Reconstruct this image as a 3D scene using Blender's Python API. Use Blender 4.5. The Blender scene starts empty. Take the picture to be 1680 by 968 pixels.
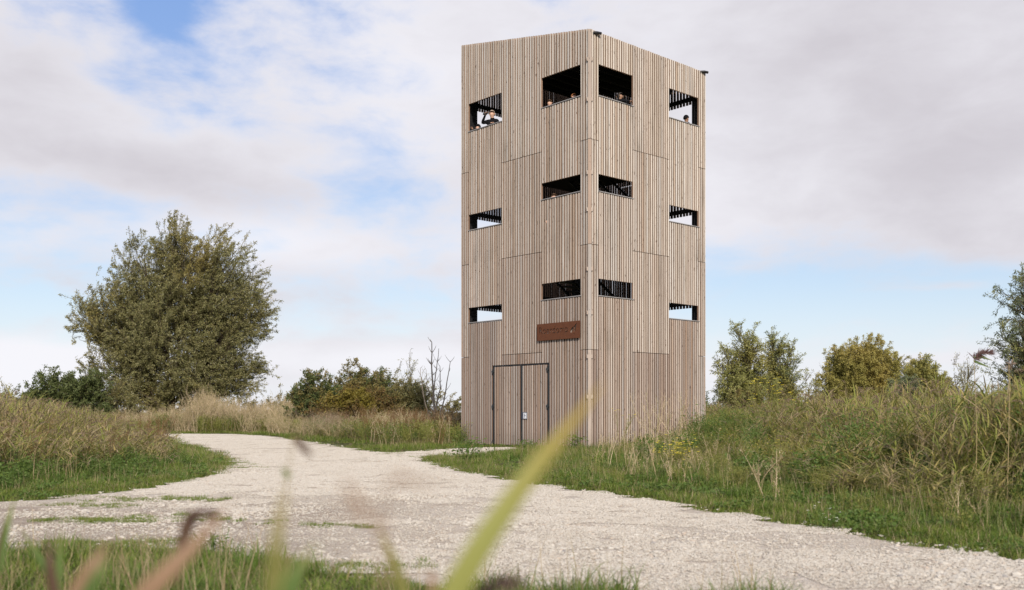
import bpy, bmesh, math, random
import numpy as np
from mathutils import Vector, Matrix, geometry as mgeo
rng = np.random.default_rng(7)
random.seed(7)
R = math.radians
scene = bpy.context.scene
col = scene.collection

# ---------------------------------------------------------------- camera, sky, sun, exposure
CAM_H = 1.2316
cd = bpy.data.cameras.new("camera"); cam = bpy.data.objects.new("camera", cd); col.objects.link(cam)
cam.location = (0, 0, CAM_H); cam.rotation_euler = (R(90), 0, 0)
cd.sensor_width = 36.0; cd.lens = 36.0 * 1650 / 1680; cd.shift_y = 192 / 1680
cd.clip_start = 0.05; cd.clip_end = 6000
cd.dof.use_dof = True; cd.dof.focus_distance = 34.0; cd.dof.aperture_fstop = 2.2
scene.camera = cam
SUN_EL, SUN_AZ = R(32), R(12)          # sun behind the camera, a little to its right
sd = bpy.data.lights.new("sun", 'SUN'); sun = bpy.data.objects.new("sun", sd); col.objects.link(sun)
sd.energy = 4.2; sd.angle = R(4); sd.color = (1.0, 0.91, 0.78)
_d = Vector((math.sin(SUN_AZ) * math.cos(SUN_EL), -math.cos(SUN_AZ) * math.cos(SUN_EL), math.sin(SUN_EL)))
sun.rotation_euler = _d.to_track_quat('Z', 'Y').to_euler()
scene.view_settings.view_transform = 'Standard'; scene.view_settings.look = 'None'
scene.view_settings.exposure = 0.30; scene.view_settings.gamma = 1.0
scene.view_settings.use_curve_mapping = False


class NT:
    """small helper for writing node trees"""
    def __init__(s, tree): s.t = tree; s.n = tree.nodes; s.l = tree.links
    def node(s, typ, **kw):
        n = s.n.new(typ)
        for k, v in kw.items(): setattr(n, k, v)
        return n
    def put(s, inp, v):
        if v is None: return
        if isinstance(v, bpy.types.NodeSocket): s.l.new(v, inp)
        else:
            if isinstance(v, tuple) and len(v) == 3 and inp.type == 'RGBA': v = v + (1,)
            inp.default_value = v
    def math(s, op, a, b=None, c=None, clamp=False):
        n = s.node('ShaderNodeMath', operation=op, use_clamp=clamp)
        for i, v in enumerate((a, b, c)): s.put(n.inputs[i], v)
        return n.outputs[0]
    def vmath(s, op, a, b=None):
        n = s.node('ShaderNodeVectorMath', operation=op)
        s.put(n.inputs[0], a); s.put(n.inputs[1], b)
        return n.outputs[1] if op in ('DOT_PRODUCT', 'LENGTH') else n.outputs[0]
    def mix(s, fac, a, b, mode='MIX'):
        n = s.node('ShaderNodeMix', data_type='RGBA', blend_type=mode)
        s.put(n.inputs[0], fac); s.put(n.inputs[6], a); s.put(n.inputs[7], b)
        return n.outputs[2]
    def noise(s, vec, scale, detail=4, rough=.5, dist=0.0, dim='3D', w=None):
        n = s.node('ShaderNodeTexNoise', noise_dimensions=dim)
        s.put(n.inputs['Vector'], vec); n.inputs['Scale'].default_value = scale
        n.inputs['Detail'].default_value = detail; n.inputs['Roughness'].default_value = rough
        n.inputs['Distortion'].default_value = dist
        if w is not None: s.put(n.inputs['W'], w)
        return n.outputs[0]
    def ramp(s, fac, stops, interp='LINEAR'):
        n = s.node('ShaderNodeValToRGB'); cr = n.color_ramp; cr.interpolation = interp
        while len(cr.elements) < len(stops): cr.elements.new(.5)
        for e, (p, c) in zip(cr.elements, stops):
            e.position = p; e.color = (c, c, c, 1) if not isinstance(c, tuple) else tuple(c) + (1,)
        s.put(n.inputs[0], fac); return n.outputs[0]
    def maprange(s, v, a, b, c=0.0, d=1.0, smooth=True):
        n = s.node('ShaderNodeMapRange', interpolation_type='SMOOTHSTEP' if smooth else 'LINEAR')
        for i, x in enumerate((v, a, b, c, d)): s.put(n.inputs[i], x)
        return n.outputs[0]
    def sep(s, v):
        n = s.node('ShaderNodeSeparateXYZ'); s.put(n.inputs[0], v); return n.outputs
    def comb(s, x, y, z):
        n = s.node('ShaderNodeCombineXYZ')
        for i, v in enumerate((x, y, z)): s.put(n.inputs[i], v)
        return n.outputs[0]
    def attr(s, name):
        return s.node('ShaderNodeAttribute', attribute_name=name)


def build_world():
    w = bpy.data.worlds.new("World"); scene.world = w; w.use_nodes = True
    t = NT(w.node_tree); t.n.clear()
    out = t.node('ShaderNodeOutputWorld'); bg = t.node('ShaderNodeBackground')
    t.l.new(bg.outputs[0], out.inputs[0])
    STR = 0.12; bg.inputs[1].default_value = STR
    sky = t.node('ShaderNodeTexSky', sky_type='NISHITA', sun_disc=False, sun_elevation=SUN_EL, sun_rotation=math.pi - SUN_AZ,
                 air_density=1.0, dust_density=1.5, ozone_density=1.2)
    d = t.vmath('NORMALIZE', t.node('ShaderNodeTexCoord').outputs['Generated'])
    x, y, z = t.sep(d)
    az = t.math('ARCTAN2', x, y)
    el = t.math('ARCSINE', z)
    zz = t.math('MAXIMUM', z, 0.0)
    den = t.math('ADD', zz, 0.13)
    p = t.comb(t.math('DIVIDE', x, den), t.math('DIVIDE', y, den), 0.0)
    def blob(px, py, sx, sy, amp):
        a = math.atan((px - 840) / 1650); e = math.atan((676 - py) / 1650 * math.cos(a))
        u = t.math('DIVIDE', t.math('SUBTRACT', az, a), sx / 1650)
        v = t.math('DIVIDE', t.math('SUBTRACT', el, e), sy / 1650)
        q = t.math('ADD', t.math('MULTIPLY', u, u), t.math('MULTIPLY', v, v))
        return t.math('MULTIPLY', t.math('EXPONENT', t.math('MULTIPLY', q, -1.0)), amp)
    def total(bl):
        s = None
        for b in bl:
            v = blob(*b); s = v if s is None else t.math('ADD', s, v)
        return s
    cover = total(SKY_COVER); grey = total(SKY_GREY)
    n1 = t.noise(p, 0.95, 9, .56, .25)
    n2 = t.noise(t.vmath('ADD', p, (3.7, 9.1, 2.0)), 0.55, 7, .5, .2)
    n3 = t.noise(t.comb(t.math('MULTIPLY', az, 1.0), t.math('MULTIPLY', el, 2.1), 4.0), 11.0, 8, .58, .2)
    c = t.math('ADD', t.math('ADD', t.math('MULTIPLY', n1, .5), t.math('MULTIPLY', n3, .85)), cover)
    mask = t.maprange(c, .38, .86)
    g = t.math('ADD', t.math('ADD', t.math('MULTIPLY', t.math('SUBTRACT', n2, .5), .9), t.math('MULTIPLY', t.math('SUBTRACT', n3, .5), .7)), grey)
    g = t.maprange(g, -.45, .75)
    k = 1 / STR
    cc = t.mix(g, (.745 * k, .74 * k, .785 * k), (.495 * k, .472 * k, .51 * k))
    blue = t.mix(.6, sky.outputs[0], t.mix(t.maprange(el, 0.02, .38), (.58 * k, .68 * k, .80 * k), (.20 * k, .34 * k, .70 * k)))
    full = t.mix(mask, blue, cc)
    haze = t.math('MULTIPLY', t.maprange(el, .0, .13, 1.0, 0.0), .62)
    full = t.mix(haze, full, (.765 * k, .77 * k, .80 * k))
    t.l.new(full, bg.inputs[0])

SKY_COVER = [  # pixel-free description: azimuth/elevation ellipses of cloud (+) and open sky (-), from the bearing of the road
    (258, 8, 62, 42, -.30), (228, 128, 60, 30, -.16), (500, 105, 70, 35, -.10), (50, 325, 140, 38, -.20), (110, 500, 170, 55, -.34),
    (620, 300, 110, 22, -.16), (1500, 485, 260, 75, -.44), (1230, 500, 120, 70, -.30), (560, 500, 120, 40, -.14), (700, 470, 90, 60, -.1),
    (230, 265, 230, 48, .30), (1400, 150, 420, 210, .50), (40, 592, 130, 22, .75), (600, 585, 190, 24, .35), (520, 420, 150, 45, .18),
    (60, 130, 120, 80, .28), (760, 120, 240, 120, .14), (1560, 470, 90, 8, .22), (1620, 350, 200, 60, .2), (1490, 590, 110, 9, .25)]
SKY_GREY = [(220, 268, 190, 40, .42), (50, 130, 110, 80, .36), (1560, 280, 220, 120, .42), (1420, 60, 260, 120, .22), (420, 320, 150, 30, .18),
            (420, 400, 220, 40, -.25), (700, 180, 200, 160, -.10), (40, 590, 150, 32, -.75), (600, 590, 220, 26, -.3), (1150, 300, 130, 260, -.12), (600, 620, 170, 14, .2)]
build_world()

# ---------------------------------------------------------------- small helpers
def tag(o, label=None, cat=None, group=None, kind=None):
    if label: o['label'] = label
    if cat: o['category'] = cat
    if group: o['group'] = group
    if kind: o['kind'] = kind
    return o

def link(o, parent=None):
    col.objects.link(o)
    if parent is not None: o.parent = parent
    return o

def empty(name, loc=(0, 0, 0), rz=0.0):
    o = bpy.data.objects.new(name, None); o.empty_display_size = .2
    col.objects.link(o); o.location = loc; o.rotation_euler = (0, 0, rz); return o

def np_mesh(name, V, Fs, mats=(), mi=None, attrs=None, smooth=False):
    """V (n,3); Fs list of int arrays (m,k); mi list of material indices per array"""
    me = bpy.data.meshes.new(name)
    V = np.ascontiguousarray(V, dtype=np.float32)
    me.vertices.add(len(V)); me.vertices.foreach_set('co', V.ravel())
    Fs = [np.asarray(f, dtype=np.int32) for f in Fs if len(f)]
    nl = sum(f.size for f in Fs); npoly = sum(len(f) for f in Fs)
    me.loops.add(nl); me.polygons.add(npoly)
    me.loops.foreach_set('vertex_index', np.concatenate([f.ravel() for f in Fs]))
    ls, s = [], 0
    for f in Fs:
        ls.append(s + np.arange(len(f)) * f.shape[1]); s += f.size
    me.polygons.foreach_set('loop_start', np.concatenate(ls).astype(np.int32))
    if mi is not None: me.polygons.foreach_set('material_index', np.concatenate([np.broadcast_to(np.asarray(m, np.int32), (len(f),)) for f, m in zip(Fs, mi)]).astype(np.int32))
    me.polygons.foreach_set('use_smooth', np.full(npoly, smooth))
    for m in mats: me.materials.append(m)
    me.update(calc_edges=True)
    for k, a in (attrs or {}).items():
        at = me.attributes.new(k, 'FLOAT', 'POINT'); at.data.foreach_set('value', np.asarray(a, np.float32))
    return me

def obj_of(name, me, parent=None, loc=None):
    o = bpy.data.objects.new(name, me); link(o, parent)
    if loc is not None: o.location = loc
    return o

BOXF = np.array([[0, 1, 3, 2], [4, 6, 7, 5], [0, 4, 5, 1], [2, 3, 7, 6], [0, 2, 6, 4], [1, 5, 7, 3]])
class MB:
    """collects boxes, tubes and polygons into one mesh"""
    def __init__(s): s.v = []; s.f = []; s.m = []; s.n = 0; s.a = []
    def add(s, V, F, m=0, a=0.0):
        s.v.append(np.asarray(V, float)); s.a.append(np.full(len(V), a))
        s.f.append(np.asarray(F) + s.n); s.m.append(m); s.n += len(V)
    def box(s, lo, hi, M=None, m=0, a=0.0):
        V = np.array([[(lo, hi)[i][0], (lo, hi)[j][1], (lo, hi)[k][2]] for i in (0, 1) for j in (0, 1) for k in (0, 1)], float)
        if M is not None: V = V @ np.array(M.to_3x3()).T + np.array(M.translation)
        s.add(V, BOXF, m, a)
    def tube(s, pts, rad, sides=8, m=0, caps=True, a=0.0):
        V, F = tubes(np.asarray(pts, float)[None], np.broadcast_to(np.asarray(rad, float), (1, len(pts))), sides)
        s.add(V, F, m, a)
        if caps:
            k = len(pts)
            s.f.append(np.array([list(range(sides))[::-1]]) + s.n - len(V)); s.m.append(m)
            s.f.append(np.array([list(range((k - 1) * sides, k * sides))]) + s.n - len(V)); s.m.append(m)
    def build(s, name, mats, parent=None, smooth=False):
        if not isinstance(mats, (list, tuple)): mats = [mats]
        me = np_mesh(name, np.concatenate(s.v), s.f, mats, s.m, {'rnd': np.concatenate(s.a)}, smooth)
        return obj_of(name, me, parent)

def tubes(P, rad, sides=4):
    """P (n,k,3), rad (n,k) -> verts, quads"""
    n, k, _ = P.shape
    T = np.gradient(P, axis=1); T /= np.linalg.norm(T, axis=2, keepdims=True) + 1e-9
    ref = np.where(np.abs(T[:, :1, 2:3]) > .8, np.array([1., 0, 0]), np.array([0, 0, 1.]))
    U = np.cross(T, ref); U /= np.linalg.norm(U, axis=2, keepdims=True) + 1e-9
    W = np.cross(T, U)
    an = np.arange(sides) / sides * 2 * np.pi
    V = P[:, :, None] + rad[:, :, None, None] * (np.cos(an)[:, None] * U[:, :, None] + np.sin(an)[:, None] * W[:, :, None])
    V = V.reshape(-1, 3)
    i, j, q = np.meshgrid(np.arange(n), np.arange(k - 1), np.arange(sides), indexing='ij')
    b = (i * k + j) * sides
    F = np.stack([b + q, b + (q + 1) % sides, b + sides + (q + 1) % sides, b + sides + q], -1).reshape(-1, 4)
    return V, F

# ---------------------------------------------------------------- materials
def new_mat(name):
    m = bpy.data.materials.new(name); m.use_nodes = True
    t = NT(m.node_tree); b = t.n['Principled BSDF']
    return m, t, b

def simple(name, c, rough=.6, metal=0.0, var=.25, scale=30, spec=.4):
    m, t, b = new_mat(name)
    p = t.node('ShaderNodeTexCoord').outputs['Object']
    n = t.noise(p, scale, 5, .6)
    lo = tuple(v * (1 - var) for v in c); hi = tuple(min(1, v * (1 + var)) for v in c)
    t.put(b.inputs['Base Color'], t.ramp(n, [(.3, lo), (.7, hi)]))
    b.inputs['Roughness'].default_value = rough; b.inputs['Metallic'].default_value = metal
    b.inputs['Specular IOR Level'].default_value = spec
    return m

def wood(name, side=False):
    m, t, b = new_mat(name)
    pos = t.node('ShaderNodeNewGeometry').outputs['Position']
    oi = t.node('ShaderNodeObjectInfo')
    rnd = t.math('FRACT', t.math('ADD', oi.outputs['Random'], t.attr('rnd').outputs['Fac']))
    tone = t.sep(oi.outputs['Color'])[0]
    tone = t.math('ADD', tone, t.attr('tone').outputs['Fac'])
    x, y, z = t.sep(pos)
    off = t.math('MULTIPLY', rnd, 57.0)
    zo = t.math('ADD', z, off)
    g = t.noise(t.comb(t.math('MULTIPLY', x, 55.), t.math('MULTIPLY', y, 55.), t.math('MULTIPLY', zo, 1.6)), 1.0, 4, .6)
    st = t.noise(t.comb(t.math('MULTIPLY', x, 9.), t.math('MULTIPLY', y, 9.), t.math('MULTIPLY', zo, .55)), 1.0, 3, .55)
    kn = t.noise(t.comb(t.math('MULTIPLY', x, 26.), t.math('MULTIPLY', y, 26.), t.math('MULTIPLY', zo, 6.5)), 1.0, 2, .5)
    if side:
        pale = t.mix(rnd, (0.302, 0.197, 0.145), (.20, .13, .092))
        dark = t.mix(rnd, (.20, .125, .088), (.13, .082, .062))
    else:
        pale = t.ramp(rnd, [(0, (0.556, 0.485, 0.419)), (.3, (0.611, 0.562, 0.508)), (.55, (0.482, 0.418, 0.350)), (.8, (0.574, 0.543, 0.508)), (1, (0.463, 0.368, 0.286))])
        dark = t.ramp(rnd, [(0, (0.315, 0.242, 0.201)), (.3, (0.354, 0.296, 0.263)), (.55, (0.249, 0.187, 0.157)), (.8, (0.296, 0.266, 0.251)), (1, (0.306, 0.212, 0.163))])
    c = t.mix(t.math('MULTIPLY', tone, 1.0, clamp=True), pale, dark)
    c = t.mix(t.maprange(g, .42, .75, 0, .62), c, t.mix(.5, c, (.16, .11, .08)))
    c = t.mix(t.maprange(st, .52, .74, 0, .7), c, t.mix(.55, c, (.14, .12, .10)))
    c = t.mix(t.maprange(kn, .655, .72, 0, .85), c, (.075, .05, .038))
    # rain stains gathering above the board joints, splashed soil along the foot
    wide = t.noise(t.comb(t.math('MULTIPLY', x, 1.3), t.math('MULTIPLY', y, 1.3), t.math('MULTIPLY', z, .35)), 1.0, 3, .6)
    fine = t.noise(t.comb(t.math('MULTIPLY', x, 14.), t.math('MULTIPLY', y, 14.), t.math('MULTIPLY', z, .8)), 1.0, 3, .6)
    stain = t.maprange(t.math('SUBTRACT', z, t.math('MULTIPLY', fine, .35)), .0, .55, 1.0, 0.0)
    for sz in (3.275, 6.72, 10.153):
        dz = t.math('SUBTRACT', z, sz)
        q = t.math('MULTIPLY', t.maprange(dz, 0.0, 1.0, 1.0, 0.0), t.math('GREATER_THAN', dz, 0.0))
        stain = t.math('ADD', stain, t.math('MULTIPLY', t.math('MULTIPLY', q, t.maprange(wide, .5, .66)), t.maprange(fine, .3, .6)))
    stain = t.math('ADD', stain, t.math('MULTIPLY', t.maprange(wide, .54, .72), t.maprange(fine, .4, .65)))
    c = t.mix(t.math('MULTIPLY', stain, .5, clamp=True), c, t.mix(.4, c, (.10, .085, .065)))
    t.put(b.inputs['Base Color'], c)
    b.inputs['Roughness'].default_value = .85; b.inputs['Specular IOR Level'].default_value = .2
    bp = t.node('ShaderNodeBump'); bp.inputs['Strength'].default_value = .35; bp.inputs['Distance'].default_value = .006
    t.put(bp.inputs['Height'], g); t.put(b.inputs['Normal'], bp.outputs[0])
    return m

def leafmat(name, cols, tip=None, trans=.35, rough=.55, patch=None, pscale=.35):
    """cols: ramp over the per-leaf random value; tip: colour towards the blade tip; patch: leaf colour of whole boughs that have turned"""
    m, t, b = new_mat(name)
    rnd = t.attr('rnd').outputs['Fac']
    oi = t.node('ShaderNodeObjectInfo').outputs['Random']
    r2 = t.math('FRACT', t.math('ADD', rnd, t.math('MULTIPLY', oi, .37)))
    c = t.ramp(r2, [(i / max(1, len(cols) - 1), k) for i, k in enumerate(cols)])
    if tip is not None:
        tt = t.attr('tt').outputs['Fac']
        c = t.mix(t.maprange(tt, .35, 1.0, 0, .85), c, tip)
    if patch is not None:
        pos = t.node('ShaderNodeNewGeometry').outputs['Position']
        n = t.noise(pos, pscale, 3, .5)
        c = t.mix(t.maprange(n, .5, .68, 0, .6), c, patch)
    out = t.n['Material Output']
    b.inputs['Roughness'].default_value = rough; b.inputs['Specular IOR Level'].default_value = .25
    t.put(b.inputs['Base Color'], c)
    tr = t.node('ShaderNodeBsdfTranslucent'); t.put(tr.inputs[0], t.mix(.5, c, (.9, .9, .35), 'MULTIPLY') if False else c)
    mx = t.node('ShaderNodeMixShader'); mx.inputs[0].default_value = trans
    t.l.new(b.outputs[0], mx.inputs[1]); t.l.new(tr.outputs[0], mx.inputs[2]); t.l.new(mx.outputs[0], out.inputs[0])
    return m

M = {}
M['wood'] = wood('weathered_larch'); M['wood_side'] = wood('larch_edge', True)
M['black'] = simple('black_steel', (.012, .012, .014), .5, .0, .3, 20)
M['black_wood'] = simple('black_stained_timber', (.016, .014, .014), .75, 0, .4, 14)
M['charcoal'] = simple('charcoal_steel', (.03, .034, .038), .45, .3, .2, 20)
M['sill'] = simple('grey_sill_metal', (.30, .285, .28), .5, .2, .15, 20)
M['concrete'] = simple('concrete', (.30, .28, .26), .9, 0, .2, 8)

def corten():
    m, t, b = new_mat('weathering_steel')
    p = t.node('ShaderNodeTexCoord').outputs['Object']
    x, y, z = t.sep(p)
    n = t.noise(p, 6, 5, .6)
    s = t.noise(t.comb(t.math('MULTIPLY', x, 30.), t.math('MULTIPLY', y, 30.), t.math('MULTIPLY', z, 2.5)), 1, 4, .6)
    c = t.mix(n, (.075, .028, .017), (.13, .05, .024))
    c = t.mix(t.maprange(s, .45, .75, 0, .6), c, (.16, .062, .026))
    t.put(b.inputs['Base Color'], c); b.inputs['Roughness'].default_value = .85; b.inputs['Specular IOR Level'].default_value = .2
    return m
M['corten'] = corten()

def gravel_mat():
    m, t, b = new_mat('pale_gravel')
    pos = t.node('ShaderNodeNewGeometry').outputs['Position']
    v = t.node('ShaderNodeTexVoronoi'); v.inputs['Scale'].default_value = 26; t.put(v.inputs['Vector'], pos); v.inputs['Randomness'].default_value = 1
    v2 = t.node('ShaderNodeTexVoronoi'); v2.inputs['Scale'].default_value = 62; t.put(v2.inputs['Vector'], pos)
    cell = t.sep(v.outputs['Color'])[0]; cell2 = t.sep(v2.outputs['Color'])[1]
    c = t.ramp(cell, [(0, (0.328, 0.271, 0.213)), (.25, (0.443, 0.385, 0.328)), (.7, (0.508, 0.459, 0.402)), (.93, (0.590, 0.549, 0.500)), (1, (0.295, 0.271, 0.254))])
    c2 = t.ramp(cell2, [(0, (0.361, 0.295, 0.230)), (.5, (0.476, 0.418, 0.353)), (1, (0.541, 0.492, 0.435))])
    c = t.mix(.5, c, c2); c = t.mix(.12, c, (.36, .30, .245))
    big = t.noise(pos, .7, 5, .6, .3)
    c = t.mix(t.maprange(big, .46, .68, 0, .5), c, (0.344, 0.275, 0.213))
    # darker, sandier wheel ruts towards the side track
    x, y, z = t.sep(pos)
    rut = t.noise(t.comb(t.math('MULTIPLY', x, .25), t.math('MULTIPLY', y, 1.7), 0.0), 1.0, 4, .55)
    w = t.math('MULTIPLY', t.maprange(x, -.4, -3.0), t.maprange(y, 15.5, 12.0))
    c = t.mix(t.math('MULTIPLY', w, t.maprange(rut, .25, .65, .45, .95)), c, t.mix(cell2, (0.221, 0.176, 0.139), (0.328, 0.271, 0.221)))
    t.put(b.inputs['Base Color'], c); b.inputs['Roughness'].default_value = .95; b.inputs['Specular IOR Level'].default_value = .15
    bp = t.node('ShaderNodeBump'); bp.inputs['Strength'].default_value = .8; bp.inputs['Distance'].default_value = .02
    h = t.math('ADD', t.math('MULTIPLY', v.outputs['Distance'], -1.0), t.math('MULTIPLY', v2.outputs['Distance'], -.6))
    t.put(bp.inputs['Height'], h); t.put(b.inputs['Normal'], bp.outputs[0])
    return m
M['gravel'] = gravel_mat()

def stone_mat():
    m, t, b = new_mat('limestone_chips')
    rnd = t.attr('rnd').outputs['Fac']
    oi = t.node('ShaderNodeObjectInfo').outputs['Random']
    c = t.ramp(t.math('FRACT', t.math('ADD', rnd, oi)), [(0, (0.512, 0.484, 0.437)), (.3, (0.437, 0.399, 0.349)), (.55, (0.484, 0.451, 0.400)), (.8, (0.381, 0.338, 0.288)), (.93, (0.419, 0.348, 0.288)), (.97, (0.223, 0.211, 0.209)), (1, (0.558, 0.536, 0.493))])
    n = t.noise(t.node('ShaderNodeNewGeometry').outputs['Position'], 60, 3, .6)
    c = t.mix(t.maprange(n, .45, .7, 0, .35), c, (0.320, 0.277, 0.229))
    t.put(b.inputs['Base Color'], c); b.inputs['Roughness'].default_value = .9; b.inputs['Specular IOR Level'].default_value = .2
    return m
M['stone'] = stone_mat()

def soil_mat():
    m, t, b = new_mat('turf_soil')
    pos = t.node('ShaderNodeNewGeometry').outputs['Position']
    n = t.noise(pos, 1.3, 6, .62); f = t.noise(pos, 28, 4, .6)
    c = t.ramp(n, [(.3, (.055, .065, .022)), (.5, (.075, .075, .030)), (.7, (.12, .10, .05))])
    c = t.mix(t.maprange(f, .4, .7, 0, .6), c, (.05, .06, .018))
    t.put(b.inputs['Base Color'], c); b.inputs['Roughness'].default_value = 1; b.inputs['Specular IOR Level'].default_value = .1
    bp = t.node('ShaderNodeBump'); bp.inputs['Strength'].default_value = 1; bp.inputs['Distance'].default_value = .05
    t.put(bp.inputs['Height'], f); t.put(b.inputs['Normal'], bp.outputs[0])
    return m
M['soil'] = soil_mat()

M['bark'] = simple('grey_brown_bark', (.085, .068, .05), .95, 0, .4, 6, .1)
M['bark_pale'] = simple('pale_dead_bark', (.30, .25, .20), .95, 0, .3, 6, .1)
M['bark_red'] = simple('reddish_dead_bark', (.20, .13, .10), .95, 0, .3, 6, .1)
M['willow'] = leafmat('willow_leaf', [(0.142, 0.150, 0.061), (0.201, 0.199, 0.082), (0.171, 0.168, 0.064), (0.283, 0.268, 0.128), (0.236, 0.205, 0.076), (0.401, 0.382, 0.224)], patch=(0.319, 0.251, 0.076), pscale=.17)
M['willow_b'] = leafmat('willow_leaf_green', [(0.212, 0.226, 0.067), (0.297, 0.301, 0.098), (0.248, 0.253, 0.080), (0.382, 0.356, 0.147)], patch=(0.396, 0.315, 0.092), pscale=.3)
M['willow_y'] = leafmat('willow_leaf_yellow', [(0.271, 0.268, 0.076), (0.354, 0.325, 0.097), (0.307, 0.285, 0.082), (0.413, 0.365, 0.122)], patch=(0.425, 0.331, 0.102), pscale=.3)
M['willow_d'] = leafmat('willow_leaf_blue_green', [(0.127, 0.154, 0.090), (0.176, 0.207, 0.117), (0.151, 0.177, 0.083), (0.240, 0.262, 0.152)])
M['bush_d'] = leafmat('dark_bush_leaf', [(0.073, 0.097, 0.035), (0.119, 0.141, 0.051), (0.092, 0.124, 0.040), (0.156, 0.168, 0.063)])
M['bush_o'] = leafmat('rusty_bush_leaf', [(0.142, 0.088, 0.037), (0.179, 0.106, 0.037), (0.119, 0.112, 0.044), (0.214, 0.163, 0.044), (0.131, 0.069, 0.035)], patch=(0.285, 0.250, 0.037), pscale=.55)
M['bush_m'] = leafmat('olive_bush_leaf', [(0.153, 0.148, 0.053), (0.199, 0.186, 0.066), (0.169, 0.148, 0.059), (0.245, 0.193, 0.073)], patch=(0.261, 0.193, 0.066), pscale=.4)
M['sapling_y'] = leafmat('pale_sapling_leaf', [(.26, .25, .10), (.30, .28, .13), (.22, .22, .10), (.34, .30, .14)])
M['grass'] = leafmat('green_grass', [(0.088, 0.148, 0.018), (0.130, 0.194, 0.026), (0.106, 0.171, 0.022), (0.171, 0.222, 0.036), (0.260, 0.251, 0.070)], tip=(0.165, 0.205, 0.036))
M['lush'] = leafmat('lush_grass', [(0.071, 0.131, 0.018), (0.100, 0.165, 0.024), (0.083, 0.142, 0.020), (0.136, 0.188, 0.034)], tip=(0.142, 0.188, 0.040))
M['straw'] = leafmat('straw_grass', [(.34, .26, .15), (.40, .32, .20), (.28, .20, .11), (.22, .20, .08)], tip=(.38, .29, .18))
M['reed_leaf'] = leafmat('reed_leaf', [(0.153, 0.188, 0.036), (0.224, 0.245, 0.050), (0.183, 0.211, 0.042), (0.295, 0.274, 0.075), (0.401, 0.308, 0.120), (0.201, 0.234, 0.048)], tip=(0.260, 0.228, 0.070))
M['reed_stem'] = leafmat('reed_stem', [(.24, .20, .09), (.32, .25, .13), (.17, .16, .06), (.36, .28, .16)], trans=.1)
M['plume'] = leafmat('reed_plume', [(.24, .17, .12), (.30, .22, .15), (.20, .13, .10), (.33, .26, .19)])
M['plume_p'] = leafmat('purple_reed_plume', [(.13, .075, .075), (.17, .10, .09), (.10, .06, .065)])
M['dry'] = leafmat('dry_herb', [(.54, .43, .28), (.62, .51, .35), (.46, .35, .21), (.56, .46, .32), (.34, .28, .13), (.26, .26, .10)])
M['rust'] = leafmat('rusty_herb', [(.20, .11, .05), (.16, .085, .04), (.24, .15, .07), (.14, .10, .045)])
M['herb'] = leafmat('herb_leaf', [(0.071, 0.131, 0.024), (0.106, 0.165, 0.034), (0.088, 0.142, 0.030), (0.142, 0.182, 0.042)])
M['herb_o'] = leafmat('olive_herb_leaf', [(0.156, 0.182, 0.040), (0.221, 0.233, 0.057), (0.189, 0.201, 0.050), (0.286, 0.251, 0.077)])
M['yellow'] = leafmat('yellow_petals', [(.62, .50, .03), (.70, .58, .05)], trans=.2)
M['white'] = leafmat('white_petals', [(.82, .79, .68), (.86, .83, .74)], trans=.2)

# ---------------------------------------------------------------- road outline (metres, camera at the origin looking along +Y)
HC = CAM_H
def W(px, py, z=0.0):
    D = 1650 * (HC - z) / (py - 676.0); return ((px - 840) / 1650 * D, D)
ROAD = [(9.0, 5.6), (7.4, 6.6), (5.6, 7.4), W(1680, 920), W(1500, 889), W(1300, 855), W(1150, 832), W(1000, 808), W(900, 795), W(800, 779), W(725, 764), W(688, 752),
        W(720, 748.5), W(790, 745.5), (-.55, 31.2), (1.1, 33.35), (-.75, 36.0), W(752, 735.5), W(690, 739), W(640, 743), W(600, 739), W(520, 725), W(430, 713.5), W(340, 711.5), W(235, 711), (-34, 57), (-34, 50),
        W(215, 717), W(300, 726), W(345, 739), W(372, 754), W(374, 766), W(340, 781), W(290, 792), W(200, 803), W(100, 815), W(0, 822), (-12, 13.0), (-18, 12.6), (-18, 8.6), (-9, 8.9), W(0, 905), W(150, 897), W(300, 905), W(450, 925), W(600, 944),
        W(720, 956), W(850, 964), (.9, 6.75), (3.0, 6.1), (4.5, 5.0), (6.5, 3.0), (11, 3.0)]
RD = np.array(ROAD)
def poly_dist(P, poly):
    """signed distance to the polygon: negative inside"""
    P = np.asarray(P, float); A = poly; B = np.roll(poly, -1, 0)
    out = np.full(len(P), 1e9); ins = np.zeros(len(P), bool)
    for a, b in zip(A, B):
        ab = b - a; t = np.clip(((P - a) @ ab) / (ab @ ab + 1e-12), 0, 1)
        out = np.minimum(out, np.linalg.norm(P - a - t[:, None] * ab, axis=1))
        c = (a[1] > P[:, 1]) != (b[1] > P[:, 1])
        xx = (b[0] - a[0]) * (P[:, 1] - a[1]) / (b[1] - a[1] + 1e-12) + a[0]
        ins ^= c & (P[:, 0] < xx)
    return np.where(ins, -out, out)
def smooth(a, b, v):
    t = np.clip((np.asarray(v) - a) / (b - a), 0, 1); return t * t * (3 - 2 * t)
def road_line(y):  # x of the road's right edge at a distance
    pts = np.array([W(1680, 920), W(1500, 889), W(1300, 855), W(1150, 832), W(1000, 808), W(900, 795), W(800, 779), W(725, 764), W(688, 752), (-3.0, 30.)])
    pts = np.vstack([[9, 5.6], pts, [-3.0, 60]]); o = np.argsort(pts[:, 1])
    return np.interp(y, pts[o, 1], pts[o, 0])
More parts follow.
